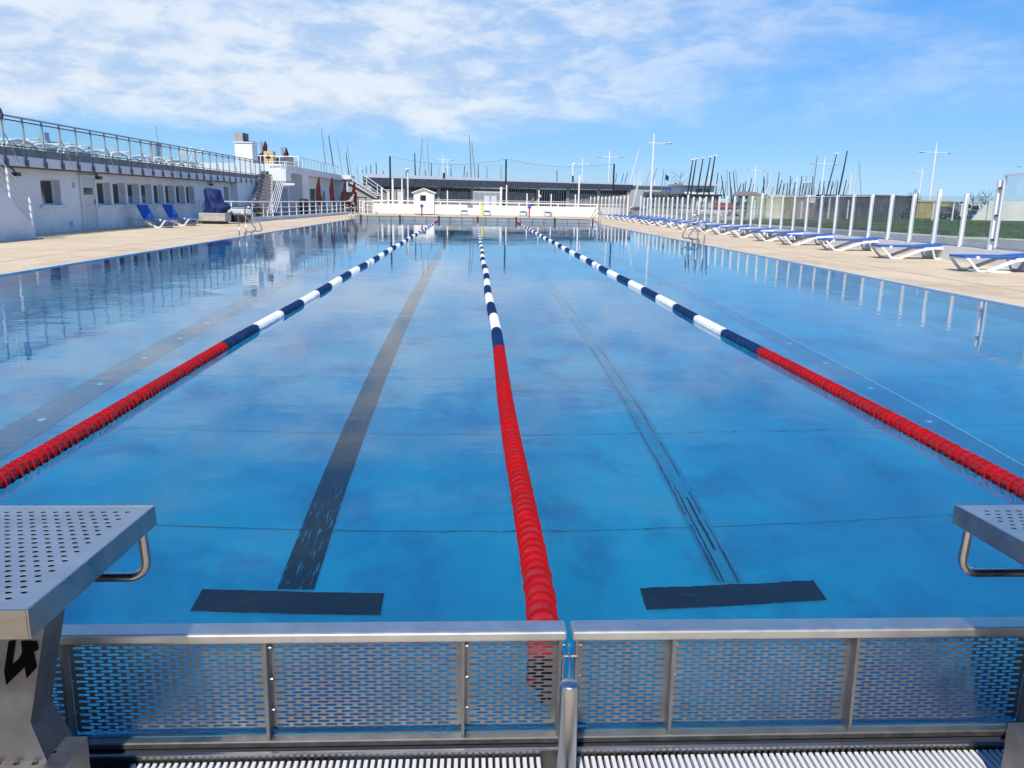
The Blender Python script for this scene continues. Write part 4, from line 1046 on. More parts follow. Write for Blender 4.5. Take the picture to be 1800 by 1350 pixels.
# ---- far staircase
fs_ = thing('far_staircase', 'white open staircase with pipe railing descending to the right beyond the patio', 'stairs', (-10.5, 82, 0))
A = at(611, 309.5, 82); B = at(664, 343, 82); n = 14
for k in range(n):
    f = k / (n - 1); x = A.x + (B.x - A.x) * f; z = A.z + (B.z - A.z) * f
    MB().box(x - .18, 81.6, z - .06, x + .26, 83.2, z, .005).build('step', white_m, fs_)
mb = MB(); mb.bar((A.x - .3, 81.8, A.z - .22), (B.x, 81.8, B.z - .22), .08, .28); mb.bar((A.x - .3, 83.0, A.z - .22), (B.x, 83.0, B.z - .22), .08, .28); mb.build('stringer', mat('grey_white', (0.55, 0.54, 0.52), 0.7), fs_)
MB().prism([(A.x, A.z - .3), (B.x, B.z - .3), (B.x, .03), (A.x, .03)], 'y', 82.1, 82.8).build('side_wall', mat('shaded_stair_wall', (0.36, 0.35, 0.34), 0.8), fs_)  # darker grey carries the shade on the wall below the white steps
C1 = at(641, 309.5, 82); C2 = at(699, 351, 82)
for off in (0, .22, .44, .66):
    MB().tube([(C1.x - .9 * off, 82.9, C1.z - off), (C2.x - 1.0 * off, 82.9, C2.z - off)], .035 if off == 0 else .022, 6).build('rail', white_m, fs_)
for f in (.02, .35, .7, .97): x = C1.x + (C2.x - C1.x) * f; z = C1.z + (C2.z - C1.z) * f; MB().tube([(x, 82.9, z - .95), (x, 82.9, z)], .035, 6).build('post', white_m, fs_)
a = at(596, 307, 81.5); b = at(665, 314, 81.5)
MB().box(-13.2, 81.5, 3.12, A.x + .4, 84, 3.5).build('bridge_slab', white_f, fs_)

# ================================================================ far end of the pool
be = thing('far_end_rail', 'low slotted end wall across the far end of the pool', 'pool end rail', (0, 52.7, 0))
panel_end = mat('far_panel', (0.52, 0.54, 0.56), 0.5, 0.0, var=0.15, vscale=1.0)
MB().box(-7.6, 52.66, .255, 7.6, 53.1, .285, .005).build('top_rail', mat('beige_cap', (0.50, 0.44, 0.38), 0.7), be)
ps = [-7.6 + .76 * k for k in range(21)]
pmesh = MB()
for r in range(9): pmesh.box(.02, -.004, .012 + r * .027, .74, .004, .030 + r * .027)
pmesh = pmesh.mesh('slatted_panel', panel_end); ppm = MB().box(-.012, -.02, -.2, .012, .012, .254).mesh('upright_plate', dkgrey)
for k, x in enumerate(ps):
    inst('upright_plate', ppm, be, (x, 0, 0))
    if k < 20: inst('slatted_panel', pmesh, be, (x, 0, 0))
MB().box(-7.6, 53.0, -.2, 7.6, 53.04, .254).build('back_plate', mat('far_back', (0.34, 0.35, 0.36), 0.7), be)
for k in range(-3, 4): MB().box(.245 + 2.5 * k - .05, 52.60, -.2, .245 + 2.5 * k + .05, 52.655, .33).build('rope_anchor', dkgrey, be)

fw = thing('far_wall', 'low white wall with a white pipe rail beyond the far end of the pool', 'wall', (2, 76, 0))
mb = MB(); mb.box(-9.3, 76, .018, 13.7, 76.3, .90); mb.build('wall', mat('warm_white_wall', (0.78, 0.75, 0.72), 0.75, var=0.06, vscale=.7), fw)
MB().tube([(-9.4, 76.15, 1.16), (13.7, 76.15, 1.12)], .055, 8).build('rail', white_m, fw)
MB().box(-4, 76.35, 1.30, 9, 76.40, 1.36).build('upper_rail', mat('pale_green_metal', (0.45, 0.52, 0.48), 0.5), fw)
for k in range(13): x = -8.6 + 1.83 * k; MB().box(x - .05, 76.1, .90, x + .05, 76.2, 1.13).build('post', white_m, fw)
a = at(822, 360, 75.9); b = at(831, 364.5, 75.9); MB().box(a.x, 75.95, b.z, b.x, 75.995, a.z).build('plaque', mat('plaque_grey', (0.25, 0.25, 0.25), 0.6), fw, 'small grey plate on the wall')
# garden shed
sh = thing('pool_shed', 'small white wooden shed with a gabled roof and square dark window', 'shed', (-4.38, 72.5, 0))
xa, xb = -5.26, -3.50
MB().prism([(xa, .10), (xb, .10), (xb, 1.88), (-4.38, 2.18), (xa, 1.88)], 'y', 72.0, 73.6).build('wall', mat('white_shed_boards', (0.80, 0.79, 0.77), 0.6), sh)
for s in (-1, 1):
    mb = MB(); mb.bar((-4.38 + s * .0, 72.8, 2.26), (-4.38 + s * 1.05, 72.8, 1.87), 2.0, .07, up=(0, 0, 1)); mb.build('roof', white_m, sh)
    MB().box(-4.38 + s * .44 - .01, 71.985, .12, -4.38 + s * .44 + .01, 71.998, 1.9).build('board_joint', mat('pale_joint', (0.55, 0.55, 0.56), 0.7), sh)
    MB().box(-4.38 + s * .84 - .05, 71.97, .10, -4.38 + s * .84 + .04, 71.999, 1.86).build('corner_post', white_m, sh)
MB().box(-4.70, 71.98, 1.20, -4.20, 71.997, 1.68).build('window', dark, sh); MB().box(-4.74, 71.985, 1.15, -4.16, 71.996, 1.198).build('sill', white_m, sh)
MB().box(-5.2, 72.0, .02, -3.56, 73.5, .098).build('plinth', dark, sh)
# coloured poles
def pole(px, base, top, Y, m, r, lb, ball=None):
    a = at(px, top, Y); t = thing('marker_pole', lb, 'pole', (a.x, Y, 0)); MB().tube([(a.x, Y, .0), (a.x, Y, a.z)], r, 10).build('shaft', m, t)
    if ball: MB().lathe([(.001, -.13), (.09, -.09), (.13, 0), (.09, .09), (.001, .13)], c=(a.x, Y, a.z + .08), n=12).build('ball', ball, t)
    else: MB().lathe([(r * 1.6, 0), (r * 1.6, .12), (.001, .12)], c=(a.x, Y, .02), n=10).build('foot', m, t)
pole(741.5, 377, 364, 56, redp, .05, 'red pole with a blue ball in front of the shed', bluep)
pole(930.5, 380, 366, 56, redp, .05, 'red pole with a blue ball right of the pool centre', bluep)
pole(848, 380, 357, 56, yellow, .075, 'plain yellow pole at the far end near the middle rope')
wc = tag(MB().lathe([(.19, 0), (.16, .12), (.02, .3), (.001, .3)], c=(-8.9, 74.8, .02), n=14).build('white_cone', white_pl), 'small white cone on the deck by the far wall corner', 'cone')
def post(px, y1, y2, Y, m, w, lb, name='white_post', cat='post', gr=None):
    a = at(px, y1, Y); t = tag(MB().box(a.x - w / 2, Y - w / 2, 0, a.x + w / 2, Y + w / 2, a.z).build(name, m), lb, cat, gr); return t
pl_ = thing('lamp_post', 'white lamp post with a flat round lamp left of the shed', 'lamp', (at(716, 300, 80).x, 80, 0)); a = at(716.5, 297, 80)
MB().tube([(a.x, 80, 0), (a.x, 80, a.z)], .09, 8).build('pole', white_m, pl_); MB().lathe([(.001, .06), (.30, .05), (.34, -.06), (.1, -.1), (.001, -.1)], c=(a.x, 80, a.z), n=14).build('lamp_head', white_m, pl_)
MB().box(a.x - .22, 79.9, a.z - .75, a.x - .10, 80.1, a.z - .25).build('bracket', mat('grey_metal'), pl_)
post(1018.5, 308, 364, 78, white_m, .13, 'tall plain white post behind the far wall, right of centre')
for px, y1, lb in ((671, 329, 'short white post just right of the far staircase'), (690, 314, 'white post left of the white lamp post'), (706.5, 314, 'white post right beside the white lamp post'), (786.5, 335, 'white post right of the shed'), (926.5, 340, 'white post left of the dark figure'), (969, 341, 'white post right of the dark figure'), (1011.5, 342, 'short white post beside the tall plain one'), (880, 329, 'left white net post near the gate'), (890.5, 325, 'right white net post near the gate')):
    post(px, y1, 360, 79.5, white_m, .11 if px > 700 else .16, lb)
ss = thing('sign_post', 'white post with a small round white sign near the far wall', 'sign', (at(947.5, 340, 79).x, 79, 0)); a = at(947.5, 334, 79); MB().box(a.x - .05, 79, 0, a.x + .05, 79.1, a.z).build('post', white_m, ss); a = at(949, 345, 78.9); MB().lathe([(.001, 0), (.15, 0), (.15, .04), (.001, .04)], c=(a.x, 78.93, a.z), axis='y', n=14).build('sign_plate', white_m, ss)
# white storage screens
for k, (x0, y0, x1, y1, lb) in enumerate(((680, 334, 709, 358, 'white storage hut behind the far wall, left of the shed'), (700, 336, 711, 357, 'narrow white panel at the right side of the storage hut'))):
    a = at(x0, y0, 80.5 + k); b = at(x1, y1, 80.5 + k); t = thing('storage_hut', lb, 'hut', (a.x, 80.5 + k, 0)); MB().box(a.x, 80.5 + k, 0, b.x, 81.3 + k, a.z, .01).build('wall', cream if k == 0 else white_m, t); MB().box(a.x - .05, 80.4 + k, a.z, b.x + .05, 81.4 + k, a.z + .06).build('roof', white_m, t)

# ---- black masts with ball-stop net
nt2 = thing('ball_stop_net', 'fine net hung between three tall black poles beyond the far wall', 'net', (3, 80, 0))
NX = [-8.05, 3.08, 14.0]; NY = [79.6, 79.6, 82.0]; NZ = [5.27, 5.22, 5.1]
for k in range(3): MB().tube([(NX[k], NY[k], 0), (NX[k], NY[k], NZ[k])], .085, 10).build('pole', dark, nt2)
netm = mat('net_cord', (0.10, 0.13, 0.15), 0.8); cab = MB(); netw = MB()
def sag(k, f): 
    z0, z1 = NZ[k], NZ[k + 1]; return z0 + (z1 - z0) * f - .62 * 4 * f * (1 - f) * (.8 if k else 1)
for k in range(2):
    nseg = 88
    pts = []
    for i in range(nseg + 1):
        f = i / nseg; x = NX[k] + (NX[k + 1] - NX[k]) * f; y = NY[k] + (NY[k + 1] - NY[k]) * f
        pts.append((x, y, sag(k, f) + .045 * abs(sin(i * pi / 8))))
    cab.tube(pts, .012, 4)
    for i in range(1, nseg): netw.bar(pts[i], (pts[i][0], pts[i][1], 1.3), .0035)
    for j in range(24):
        z = 1.4 + .14 * j; netw.bar((NX[k], NY[k], z), (NX[k + 1], NY[k + 1], z), .0035)
cab.build('edge_cable', netm, nt2); netw.build('netting', netm, nt2, kind='stuff')

# ---- pavilion with zinc fascia and stone panels
pv = thing('pavilion', 'long low stone pavilion with a dark zinc fascia and flat roof', 'building', (3, 98, 0))
def pvY(px): return 90 + (px - 640) / (1113 - 640) * 18
Y0, Y1 = 90, 108
E0, E1 = at(640, 327, Y0), at(1113, 334, Y1); T0, T1 = at(640, 311.5, Y0), at(1113, 325, Y1)
def lerp(a, b, f): return a + (b - a) * f
n = 44
for k in range(n):
    f0 = k / n; f1 = (k + 1) / n - .0012; y0 = lerp(Y0, Y1, f0) / 1; 
    xa, xb = lerp(E0.x, E1.x, f0), lerp(E0.x, E1.x, f1); ya, yb = lerp(Y0, Y1, f0), lerp(Y0, Y1, f1)
    zt = lerp(T0.z, T1.z, f0) ; zb = lerp(E0.z, E1.z, f0)
    d_ = .03 * (k % 2)
    MB().add([(xa, ya - d_, zb), (xb, yb - d_, zb), (xb, yb - d_, zt), (xa, ya - d_, zt), (xa, ya + .3, zb), (xb, yb + .3, zb), (xb, yb + .3, zt), (xa, ya + .3, zt)], [(0, 1, 2, 3), (4, 7, 6, 5), (3, 2, 6, 7), (0, 4, 5, 1), (0, 3, 7, 4), (1, 5, 6, 2)]).build('fascia_panel', zinc, pv)
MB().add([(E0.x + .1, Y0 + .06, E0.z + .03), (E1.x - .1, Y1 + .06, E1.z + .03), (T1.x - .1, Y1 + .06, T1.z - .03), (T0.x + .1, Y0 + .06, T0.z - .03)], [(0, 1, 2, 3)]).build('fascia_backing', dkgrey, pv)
rf = MB(); rf.add([(T0.x, Y0 + .31, T0.z), (T1.x, Y1 + .31, T1.z), (T1.x + 2, Y1 + 12, T1.z + .45), (T0.x - 2, Y0 + 12, T0.z + .75)], [(0, 1, 2, 3)]); rf.build('roof', mat('pale_roof', (0.50, 0.52, 0.53), 0.5), pv)
def pv_seg(px0, px1, y0, y1, m, name, d):
    a0, a1 = pvY(px0), pvY(px1); a = at(px0, y0, a0); b = at(px1, y0, a1); zt = a.z if y0 else 3; 
    z0, z1 = at(px0, y1, a0).z, at(px0, y0, a0).z
    z0 = max(0.0, z0) if y1 < 375 else 0.0
    return MB().add([(a.x, a0 + d, z0), (b.x, a1 + d, z0), (b.x, a1 + d, z1), (a.x, a0 + d, z1), (a.x, a0 + d + .4, z0), (b.x, a1 + d + .4, z0), (b.x, a1 + d + .4, z1), (a.x, a0 + d + .4, z1)], [(0, 1, 2, 3), (4, 7, 6, 5), (3, 2, 6, 7), (0, 4, 5, 1), (0, 3, 7, 4), (1, 5, 6, 2)]).build(name, m, pv)
piers = [709, 770.5, 830, 892, 946, 998.5, 1053, 1107]
for a, b in zip([650] + piers, piers):
    top = 327 + (a - 640) / 473 * 8; q = 400
    if abs(a - 830) < 2 or abs(a - 946) < 2:
        if abs(a - 946) < 2:
            for k in range(11): pv_seg(a + 3 + k * (b - a - 6) / 11, a + 4.2 + k * (b - a - 6) / 11, top, q, mat('lattice_white', (0.45, 0.45, 0.45), 0.6), 'lattice_bar', 0.42)
        pv_seg(a + 2, b - 2, top, q, dkgrey if abs(a - 946) < 2 else stone, 'infill_panel', 0.95)
    else:
        pv_seg(a + 2, b - 2, top + 6.5, q, stone, 'stone_panel', 0.42)
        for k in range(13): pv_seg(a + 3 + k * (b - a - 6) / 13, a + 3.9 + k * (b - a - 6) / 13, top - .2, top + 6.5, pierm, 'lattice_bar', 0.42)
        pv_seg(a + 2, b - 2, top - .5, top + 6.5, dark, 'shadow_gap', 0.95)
for x in piers: top = 327 + (x - 640) / 473 * 8; pv_seg(x - 2.6, x + 2.6, top - 1, 400, pierm, 'pier', .20)
gg = thing('court_gate', 'white barred double gate in front of the stone pavilion', 'gate', (0.5, 88, 0))
a0 = at(832, 337, 88); a1 = at(882, 337, 88)
for k in range(24): x = lerp(a0.x, a1.x, k / 23); MB().box(x - .025, 88, .02, x + .025, 88.04, a0.z).build('bar', white_m, gg)
for z in (.15, a0.z): MB().box(a0.x, 88.041, z - .04, a1.x, 88.08, z + .04).build('rail', white_m, gg)
for k, (x0, x1) in enumerate(((851, 860.5), (863.5, 872))):
    a = at(x0, 344, 87); b = at(x1, 361, 87); tag(MB().box(a.x, 87, 0, b.x, 87.1, a.z).build('notice_board', mat('board_white', (0.68, 0.68, 0.70), 0.6)), ('left' if k == 0 else 'right') + ' of two blank white boards in front of the barred gate', 'board', 'blank boards at the gate')
for nm, px, y1, y2, lb in (('goal_net', 885, 332, 358, 'narrow dark net with a white frame beside the middle black pole'),):
    a = at(882, y1, 84); b = at(889, y2, 84); t = thing(nm, lb, 'net', (a.x, 84, 0)); MB().box(a.x + .06, 84, 0, b.x - .06, 84.05, a.z - .3).build('netting', dark, t)
    for x in (a.x, b.x): MB().box(x - .05, 83.97, 0, x + .05, 84.07, a.z + .2).build('post', white_m, t)

# ---- people
def skin_body(name, joints, edges, radii, m, parent=None):
    me = bpy.data.meshes.new(name); me.from_pydata(joints, edges, []); o = bpy.data.objects.new(name, me); COL.objects.link(o)
    sk_ = o.modifiers.new('skin', 'SKIN'); me.skin_vertices or None
    bm = bmesh.new(); bm.from_mesh(me); ly = bm.verts.layers.skin.verify()
    for v, r in zip(bm.verts, radii): v[ly].radius = (r, r) if not isinstance(r, tuple) else r
    bm.verts.ensure_lookup_table(); bm.verts[0][ly].use_root = True
    bm.to_mesh(me); bm.free(); o.modifiers.new('sub', 'SUBSURF').levels = 1; o.modifiers['sub'].render_levels = 1
    me.materials.append(m)
    if parent: o.parent = parent
    return o
def person(loc, rz, lb, shirt, trouser, hair, bend=0.25):
    t = thing('person', lb, 'person', loc, None, rz)
    S = sin(bend); Cc = cos(bend)
    def B(x, y, z):      # bend the trunk forward (+y) about the hips at z = .92
        d = z - .92; return (x, y * Cc + d * S, .92 + d * Cc - y * S)
    J = [(0, 0, .94), B(0, .01, 1.12), B(0, 0, 1.30), B(0, -.01, 1.44), B(0, .01, 1.52), B(0, .03, 1.62), B(0, .03, 1.74),
         B(.17, 0, 1.42), B(.22, .03, 1.16), B(.20, .24, 1.02), B(.19, .31, .98), B(-.17, 0, 1.42), B(-.22, .03, 1.16), B(-.20, .22, 1.0), B(-.19, .30, .96),
         (.10, 0, .88), (.11, .03, .50), (.12, -.02, .10), (.12, .10, .04), (.12, .20, .04), (-.10, 0, .88), (-.11, .06, .50), (-.12, .02, .10), (-.12, .14, .04), (-.12, .24, .04)]
    Ed = [(0, 1), (1, 2), (2, 3), (3, 4), (4, 5), (5, 6), (3, 7), (7, 8), (8, 9), (9, 10), (3, 11), (11, 12), (12, 13), (13, 14), (0, 15), (15, 16), (16, 17), (17, 18), (18, 19), (0, 20), (20, 21), (21, 22), (22, 23), (23, 24)]
    Rr = [.145, .14, .15, .10, .055, .085, .075, .06, .045, .036, .03, .06, .045, .036, .03, .095, .06, .042, .045, .03, .095, .06, .042, .045, .03]
    b = skin_body('body', J, Ed, Rr, skin_m, t)
    # clothing: trunk and sleeves, trousers
    sj = [0, 1, 2, 3, 7, 8, 11, 12]; mp_ = {v: i for i, v in enumerate(sj)}
    se = [(mp_[a], mp_[c]) for a, c in Ed if a in mp_ and c in mp_]
    skin_body('shirt', [J[i] for i in sj], se, [.165, .16, .168, .112, .075, .058, .075, .058], shirt, t)
    pj = [0, 15, 16, 17, 20, 21, 22]; mp_ = {v: i for i, v in enumerate(pj)}
    pe = [(mp_[a], mp_[c]) for a, c in Ed if a in mp_ and c in mp_]
    skin_body('trousers', [J[i] for i in pj], pe, [.158, .112, .082, .066, .112, .082, .066], trouser, t)
    shj = [17, 18, 19, 22, 23, 24]; shoes = skin_body('shoes', [J[i] for i in shj[:3]] + [J[i] for i in shj[3:]], [(0, 1), (1, 2), (3, 4), (4, 5)], [.055, .056, .04] * 2, trouser, t)
    h = Vector(B(0, .005, 1.70)); mb = MB(); mb.lathe([(.001, .115), (.055, .10), (.09, .06), (.098, .0), (.088, -.035)], c=tuple(h), n=14); mb.build('hair', hair, t)
    t.rotation_euler = (0, 0, rz)
    return t
person((-10.55, 70.4, .02), -1.25, 'man in a pale blue shirt and dark trousers leaning over by the railing', shirt_m, trous_m, mat('grey_hair', (0.30, 0.20, 0.16), 0.8), .38)
person((at(935, 350, 88).x, 88, 0.0), -1.2, 'dark clothed figure walking behind the far white wall', trous_m, mat('maroon_cloth', (0.06, 0.02, 0.02), 0.9), mat('dark_hair', (0.03, 0.02, 0.02), 0.8), .2)

# ================================================================ ladders
def ladder(sx, y, lb, s=1.0):
    """rails stand on the deck, arch over the edge and run down into the water; sx = -1 left side, +1 right side"""
    t = thing('pool_ladder', lb, 'pool ladder', (sx * 7.98, y, .02), 'steel pool ladders')
    e = sx * 7.9
    for k, (dy, hh) in enumerate(((0, .80), (.85, 1.0))):
        pts = [(e + sx * .12, y + dy, .02), (e + sx * .12, y + dy, hh - .10)]
        for i in range(7):
            a = pi * i / 6 * .86; pts.append((e + sx * (.12 - .11 * (1 - cos(a))), y + dy, hh - .10 + .10 * sin(a)))
        pts += [(e - sx * .42, y + dy, .32), (e - sx * .43, y + dy, .22), (e - sx * .36, y + dy, .17), (e - sx * .10, y + dy, .17), (e - sx * .06, y + dy, .12), (e - sx * .06, y + dy, -.9)]
        MB().tube(pts, .021, 10).build('rail', steel_t, t)
    for k in range(3): MB().box(e - sx * .14, y + .02, -.25 - .28 * k, e - sx * .02, y + .83, -.23 - .28 * k).build('tread', steel_d, t)
    return t
ladder(-1, 28.15, 'steel pool ladder at the left edge in front of the patio railing')
ladder(1, 27.8, 'steel pool ladder at the right edge in front of the lounger row')
ladder(-1, 53.0, 'far steel pool ladder at the left edge beside the leaning man')
ladder(1, 51.0, 'far steel pool ladder at the right corner of the pool')

# ================================================================ right side: plinth and glass fence
gf = thing('glass_fence', 'long glass wind fence of white posts on a low white plinth', 'fence', (12.75, 40, 0))
GX = 12.75
MB().box(GX - .12, -2, .018, GX + .22, 62.2, .40).build('plinth', mat('plinth_white', (0.80, 0.79, 0.77), 0.7, var=0.05), gf)
k0 = 20.62; sp = 1.253; ysr = [k0 + sp * k for k in range(34)]
pmsh = MB().box(-.05, -.04, .401, .05, .04, 1.76, .006).mesh('post', white_m); ptall = MB().box(-.05, -.04, .401, .05, .04, 1.88, .006).mesh('post', white_m)
gmsh = MB().box(-.006, .05, .44, .006, sp - .05, 1.70).mesh('glass_pane', pane_m); gms2 = MB().box(-.006, .05, .44, .006, sp - .05, 1.70).mesh('glass_pane', paneG_m)
tr_ = MB().box(-.02, .042, 1.701, .02, sp - .042, 1.735).mesh('top_rail', white_m); br_ = MB().box(-.012, .042, .41, .012, sp - .042, .438).mesh('bottom_rail', grey)
cl_ = MB().box(-.062, .041, .60, -.02, .062, .63).mesh('clamp', dkgrey)
for k, y in enumerate(ysr):
    inst('post', ptall if k in (1, 12, 22, 33) else pmsh, gf, (0, y - 40, 0))
    if k < 33:
        inst('glass_pane', gms2 if 4 <= k <= 9 else gmsh, gf, (0, y - 40, 0)); inst('bottom_rail', br_, gf, (0, y - 40, 0)); inst('clamp', cl_, gf, (0, y - 40, 0))
        if 4 <= k <= 10: inst('top_rail', tr_, gf, (0, y - 40, 0))
inst('glass_pane', gmsh, gf, (0, k0 - sp - 40, 0)); inst('bottom_rail', br_, gf, (0, k0 - sp - 40, 0))
# taller gate section nearest the viewer
gg2 = thing('glass_gate', 'taller white framed glass gate at the near end of the wind fence', 'gate', (GX, 18.5, .4))
MB().box(GX - .06, 19.30, .401, GX + .06, 19.40, 2.06, .006).build('post', white_m, gg2)
fr2 = MB()
for y in (19.20, 17.55): fr2.box(GX - .03, y - .04, .44, GX + .03, y, 2.16)
fr2.box(GX - .03, 17.55, 2.161, GX + .03, 19.20, 2.205); fr2.build('frame', white_m, gg2)
MB().box(GX - .005, 17.56, .47, GX + .005, 19.155, 2.155).build('glass_pane', pane_m, gg2); MB().box(GX - .015, 17.56, .44, GX + .015, 19.155, .468).build('bottom_rail', grey, gg2)
for z in (.62, 1.2, 1.85): MB().box(GX - .07, 19.21, z, GX - .02, 19.28, z + .05).build('hinge', dkgrey, gg2)
for y in (17.4, 15.7, 14.0): MB().box(GX - .06, y, .401, GX + .06, y + .1, 2.2).build('post', white_m, gg2)
for y in (15.8, 14.1): MB().box(GX - .005, y + .02, .47, GX + .005, y + 1.58, 2.155).build('glass_pane', pane_m, gg2)
# far return of the fence
rf_ = thing('return_fence', 'white post and panel fence joining the wind fence to the far wall', 'fence', (12.3, 68, 0))
for k in range(11):
    f = k / 10; px = 1121 - 69 * f; Y = 62.4 + 17 * f; b = at(px, 0, Y); zt = 1.72 + .05 * (k % 4 == 0)
    MB().box(b.x - .05, Y - .05, 0, b.x + .05, Y + .05, zt + .15).build('post', white_m, rf_)
    if k < 10:
        f2 = (k + 1) / 10; c = at(1121 - 69 * f2, 0, 62.4 + 17 * f2)
        mb = MB(); mb.bar((b.x, Y, .9), (c.x, 62.4 + 17 * f2, .9), .012, 1.5, up=(0, 0, 1)); mb.build('panel', glass_mat('screen_glass', (0.85, 0.87, 0.85), film=((0.6, 0.6, 0.57), 0.12)) if 'screen_glass' not in MATS else MATS['screen_glass'], rf_)

# path, kerb, grass
sheet('footpath', 13.0, -20, 24.2, 79, -.02, path_m, None, 'structure')
mb = MB(); kp = [(28.5, -20), (27.0, 30), (26.0, 37.0), (24.7, 38.2), (23.3, 44), (22.0, 50), (20.5, 56)]
for (a, b), (c, d) in zip(kp, kp[1:]): mb.bar((a - 1.2, b, -.005), (c - 1.2, d, -.005), 1.6, .08)
tag(mb.build('pale_kerb', kerb_m), kind='structure')
gv = [(x, y) for x, y in kp] + [(20.0, 62), (60, 104), (190, 104), (190, -20)]
gms = MB(); nxg, nyg = 46, 40
def edge_x(y):
    for (a, b), (c, d) in zip(kp + [(19.0, 64)], (kp + [(19.0, 64)])[1:]):
        if b <= y <= d: return a + (c - a) * (y - b) / (d - b)
    return 28.5 if y < 0 else 19.0 + (y - 64) * .75
for j in range(nyg + 1):
    y = -20 + (98 + 20) * j / nyg; xe = edge_x(y)
    for i in range(nxg + 1):
        f = (i / nxg) ** 1.7; x = xe + (230 - xe) * f
        gms.v.append((x, y, .02 + .16 * min(1, (x - xe) / 6) + .05 * mnoise.noise(Vector((x * .15, y * .15, 0)))))
for j in range(nyg):
    for i in range(nxg): a = j * (nxg + 1) + i; gms.f.append((a, a + 1, a + nxg + 2, a + nxg + 1)); gms.sm.append(True)
tag(gms.build('grass', grass_m), kind='structure')
rb = random.Random(5); gb = MB()
for k in range(26000):
    y = 24 + 46 * rb.random() ** 1.1; xe = edge_x(y); x = xe + .05 + 24 * rb.random() ** 1.6; z = .04 + .16 * min(1, (x - xe) / 6); h = rb.uniform(.05, .13); w_ = .012; a = rb.uniform(0, 3.14); dx, dy = w_ * cos(a), w_ * sin(a)
    gb.add([(x - dx, y - dy, z), (x + dx, y + dy, z), (x + rb.uniform(-.05, .05), y + rb.uniform(-.05, .05), z + h)], [(0, 1, 2)])
tag(gb.build('grass_blades', grass_m, recalc=False), 'rough tufts of grass behind the glass fence', 'grass', kind='stuff')

# ================================================================ beyond the fence: lamp posts, boat park, containers
def cross_lamp(px, top, arm_y, x0, x1, Y, lb, heads=(1, 1), base=None):
    a = at(px, top, Y); c = at(px, arm_y, Y); l = at(x0, arm_y, Y); r = at(x1, arm_y + (x1 - x0) * .018, Y)
    t = thing('street_lamp', lb, 'street lamp', (a.x, Y, 0), 'tall white cross shaped lamp posts')
    MB().tube([(a.x, Y, -.05), (a.x, Y, c.z), (a.x, Y, a.z)], [.14, .10, .06], 8).build('pole', white_m, t)
    MB().tube([(l.x, Y, c.z), (r.x, Y, c.z)], .045, 6).build('arm', white_m, t)
    for k, (q, s) in enumerate(((l, 1), (r, -1))):
        if heads[k]: MB().lathe([(.001, -.1), (.26, -.06), (.38, 0), (.25, .09), (.001, .12)], c=(q.x + s * .2, Y, c.z), n=12).build('lamp_head', mat('lamp_grey', (0.55, 0.56, 0.56), 0.5), t)
    MB().box(a.x - .3, Y - .3, -.05, a.x + .3, Y + .3, .3, .02).build('base', conc, t)
cross_lamp(1150, 234, 251.5, 1140, 1179, 94, 'tallest lamp post at centre right with one visible lamp head', (0, 1))
cross_lamp(1072, 263, 276, 1051, 1094, 125, 'lamp post with two heads beside the right black net pole')
cross_lamp(1024.5, 277.5, 288, 1009, 1042, 150, 'lamp post just left of the one at the right black net pole')
cross_lamp(779, 272, 281, 763, 797, 148, 'lamp post behind the pavilion roof right of the shed')
cross_lamp(786.5, 281, 294.5, 771, 801, 175, 'fainter lower lamp post behind the pavilion roof')
cross_lamp(1329, 289, 299, 1313, 1345, 162, 'lamp post standing among the boat masts left of the yellow container')
cross_lamp(1450, 276, 288, 1427, 1472, 134, 'lamp post above the dark containers beside two leaning black masts')
cross_lamp(1647, 251, 268, 1618, 1673, 100, 'tall lamp post on the grass at the right, in front of the yellow container')
cross_lamp(1622, 293, 303, 1606, 1625, 160, 'smaller lamp post left of the tall one on the grass', (1, 0))
cross_lamp(1497, 303, 311, 1490, 1497, 190, 'small lamp post right of the thick leaning black mast', (1, 0))
cross_lamp(1402, 309, 316, 1392, 1411, 205, 'small distant lamp post among the masts over the yellow container', (1, 0))
cross_lamp(1815, 284, 293, 1790, 1838, 112, 'lamp post cut off by the right edge, only one head showing')
cross_lamp(1151, 312, 320, 1145, 1157, 215, 'little distant lamp post right beside the tallest one'); cross_lamp(1126.5, 316, 323, 1120, 1132, 220, 'little distant lamp post left of the tallest one')
cross_lamp(1115.5, 308, 315, 1110, 1121, 212, 'little distant lamp post at the end of the pavilion roof'); cross_lamp(1247.5, 300, 308, 1242, 1255, 180, 'little lamp post between two white capped black masts')

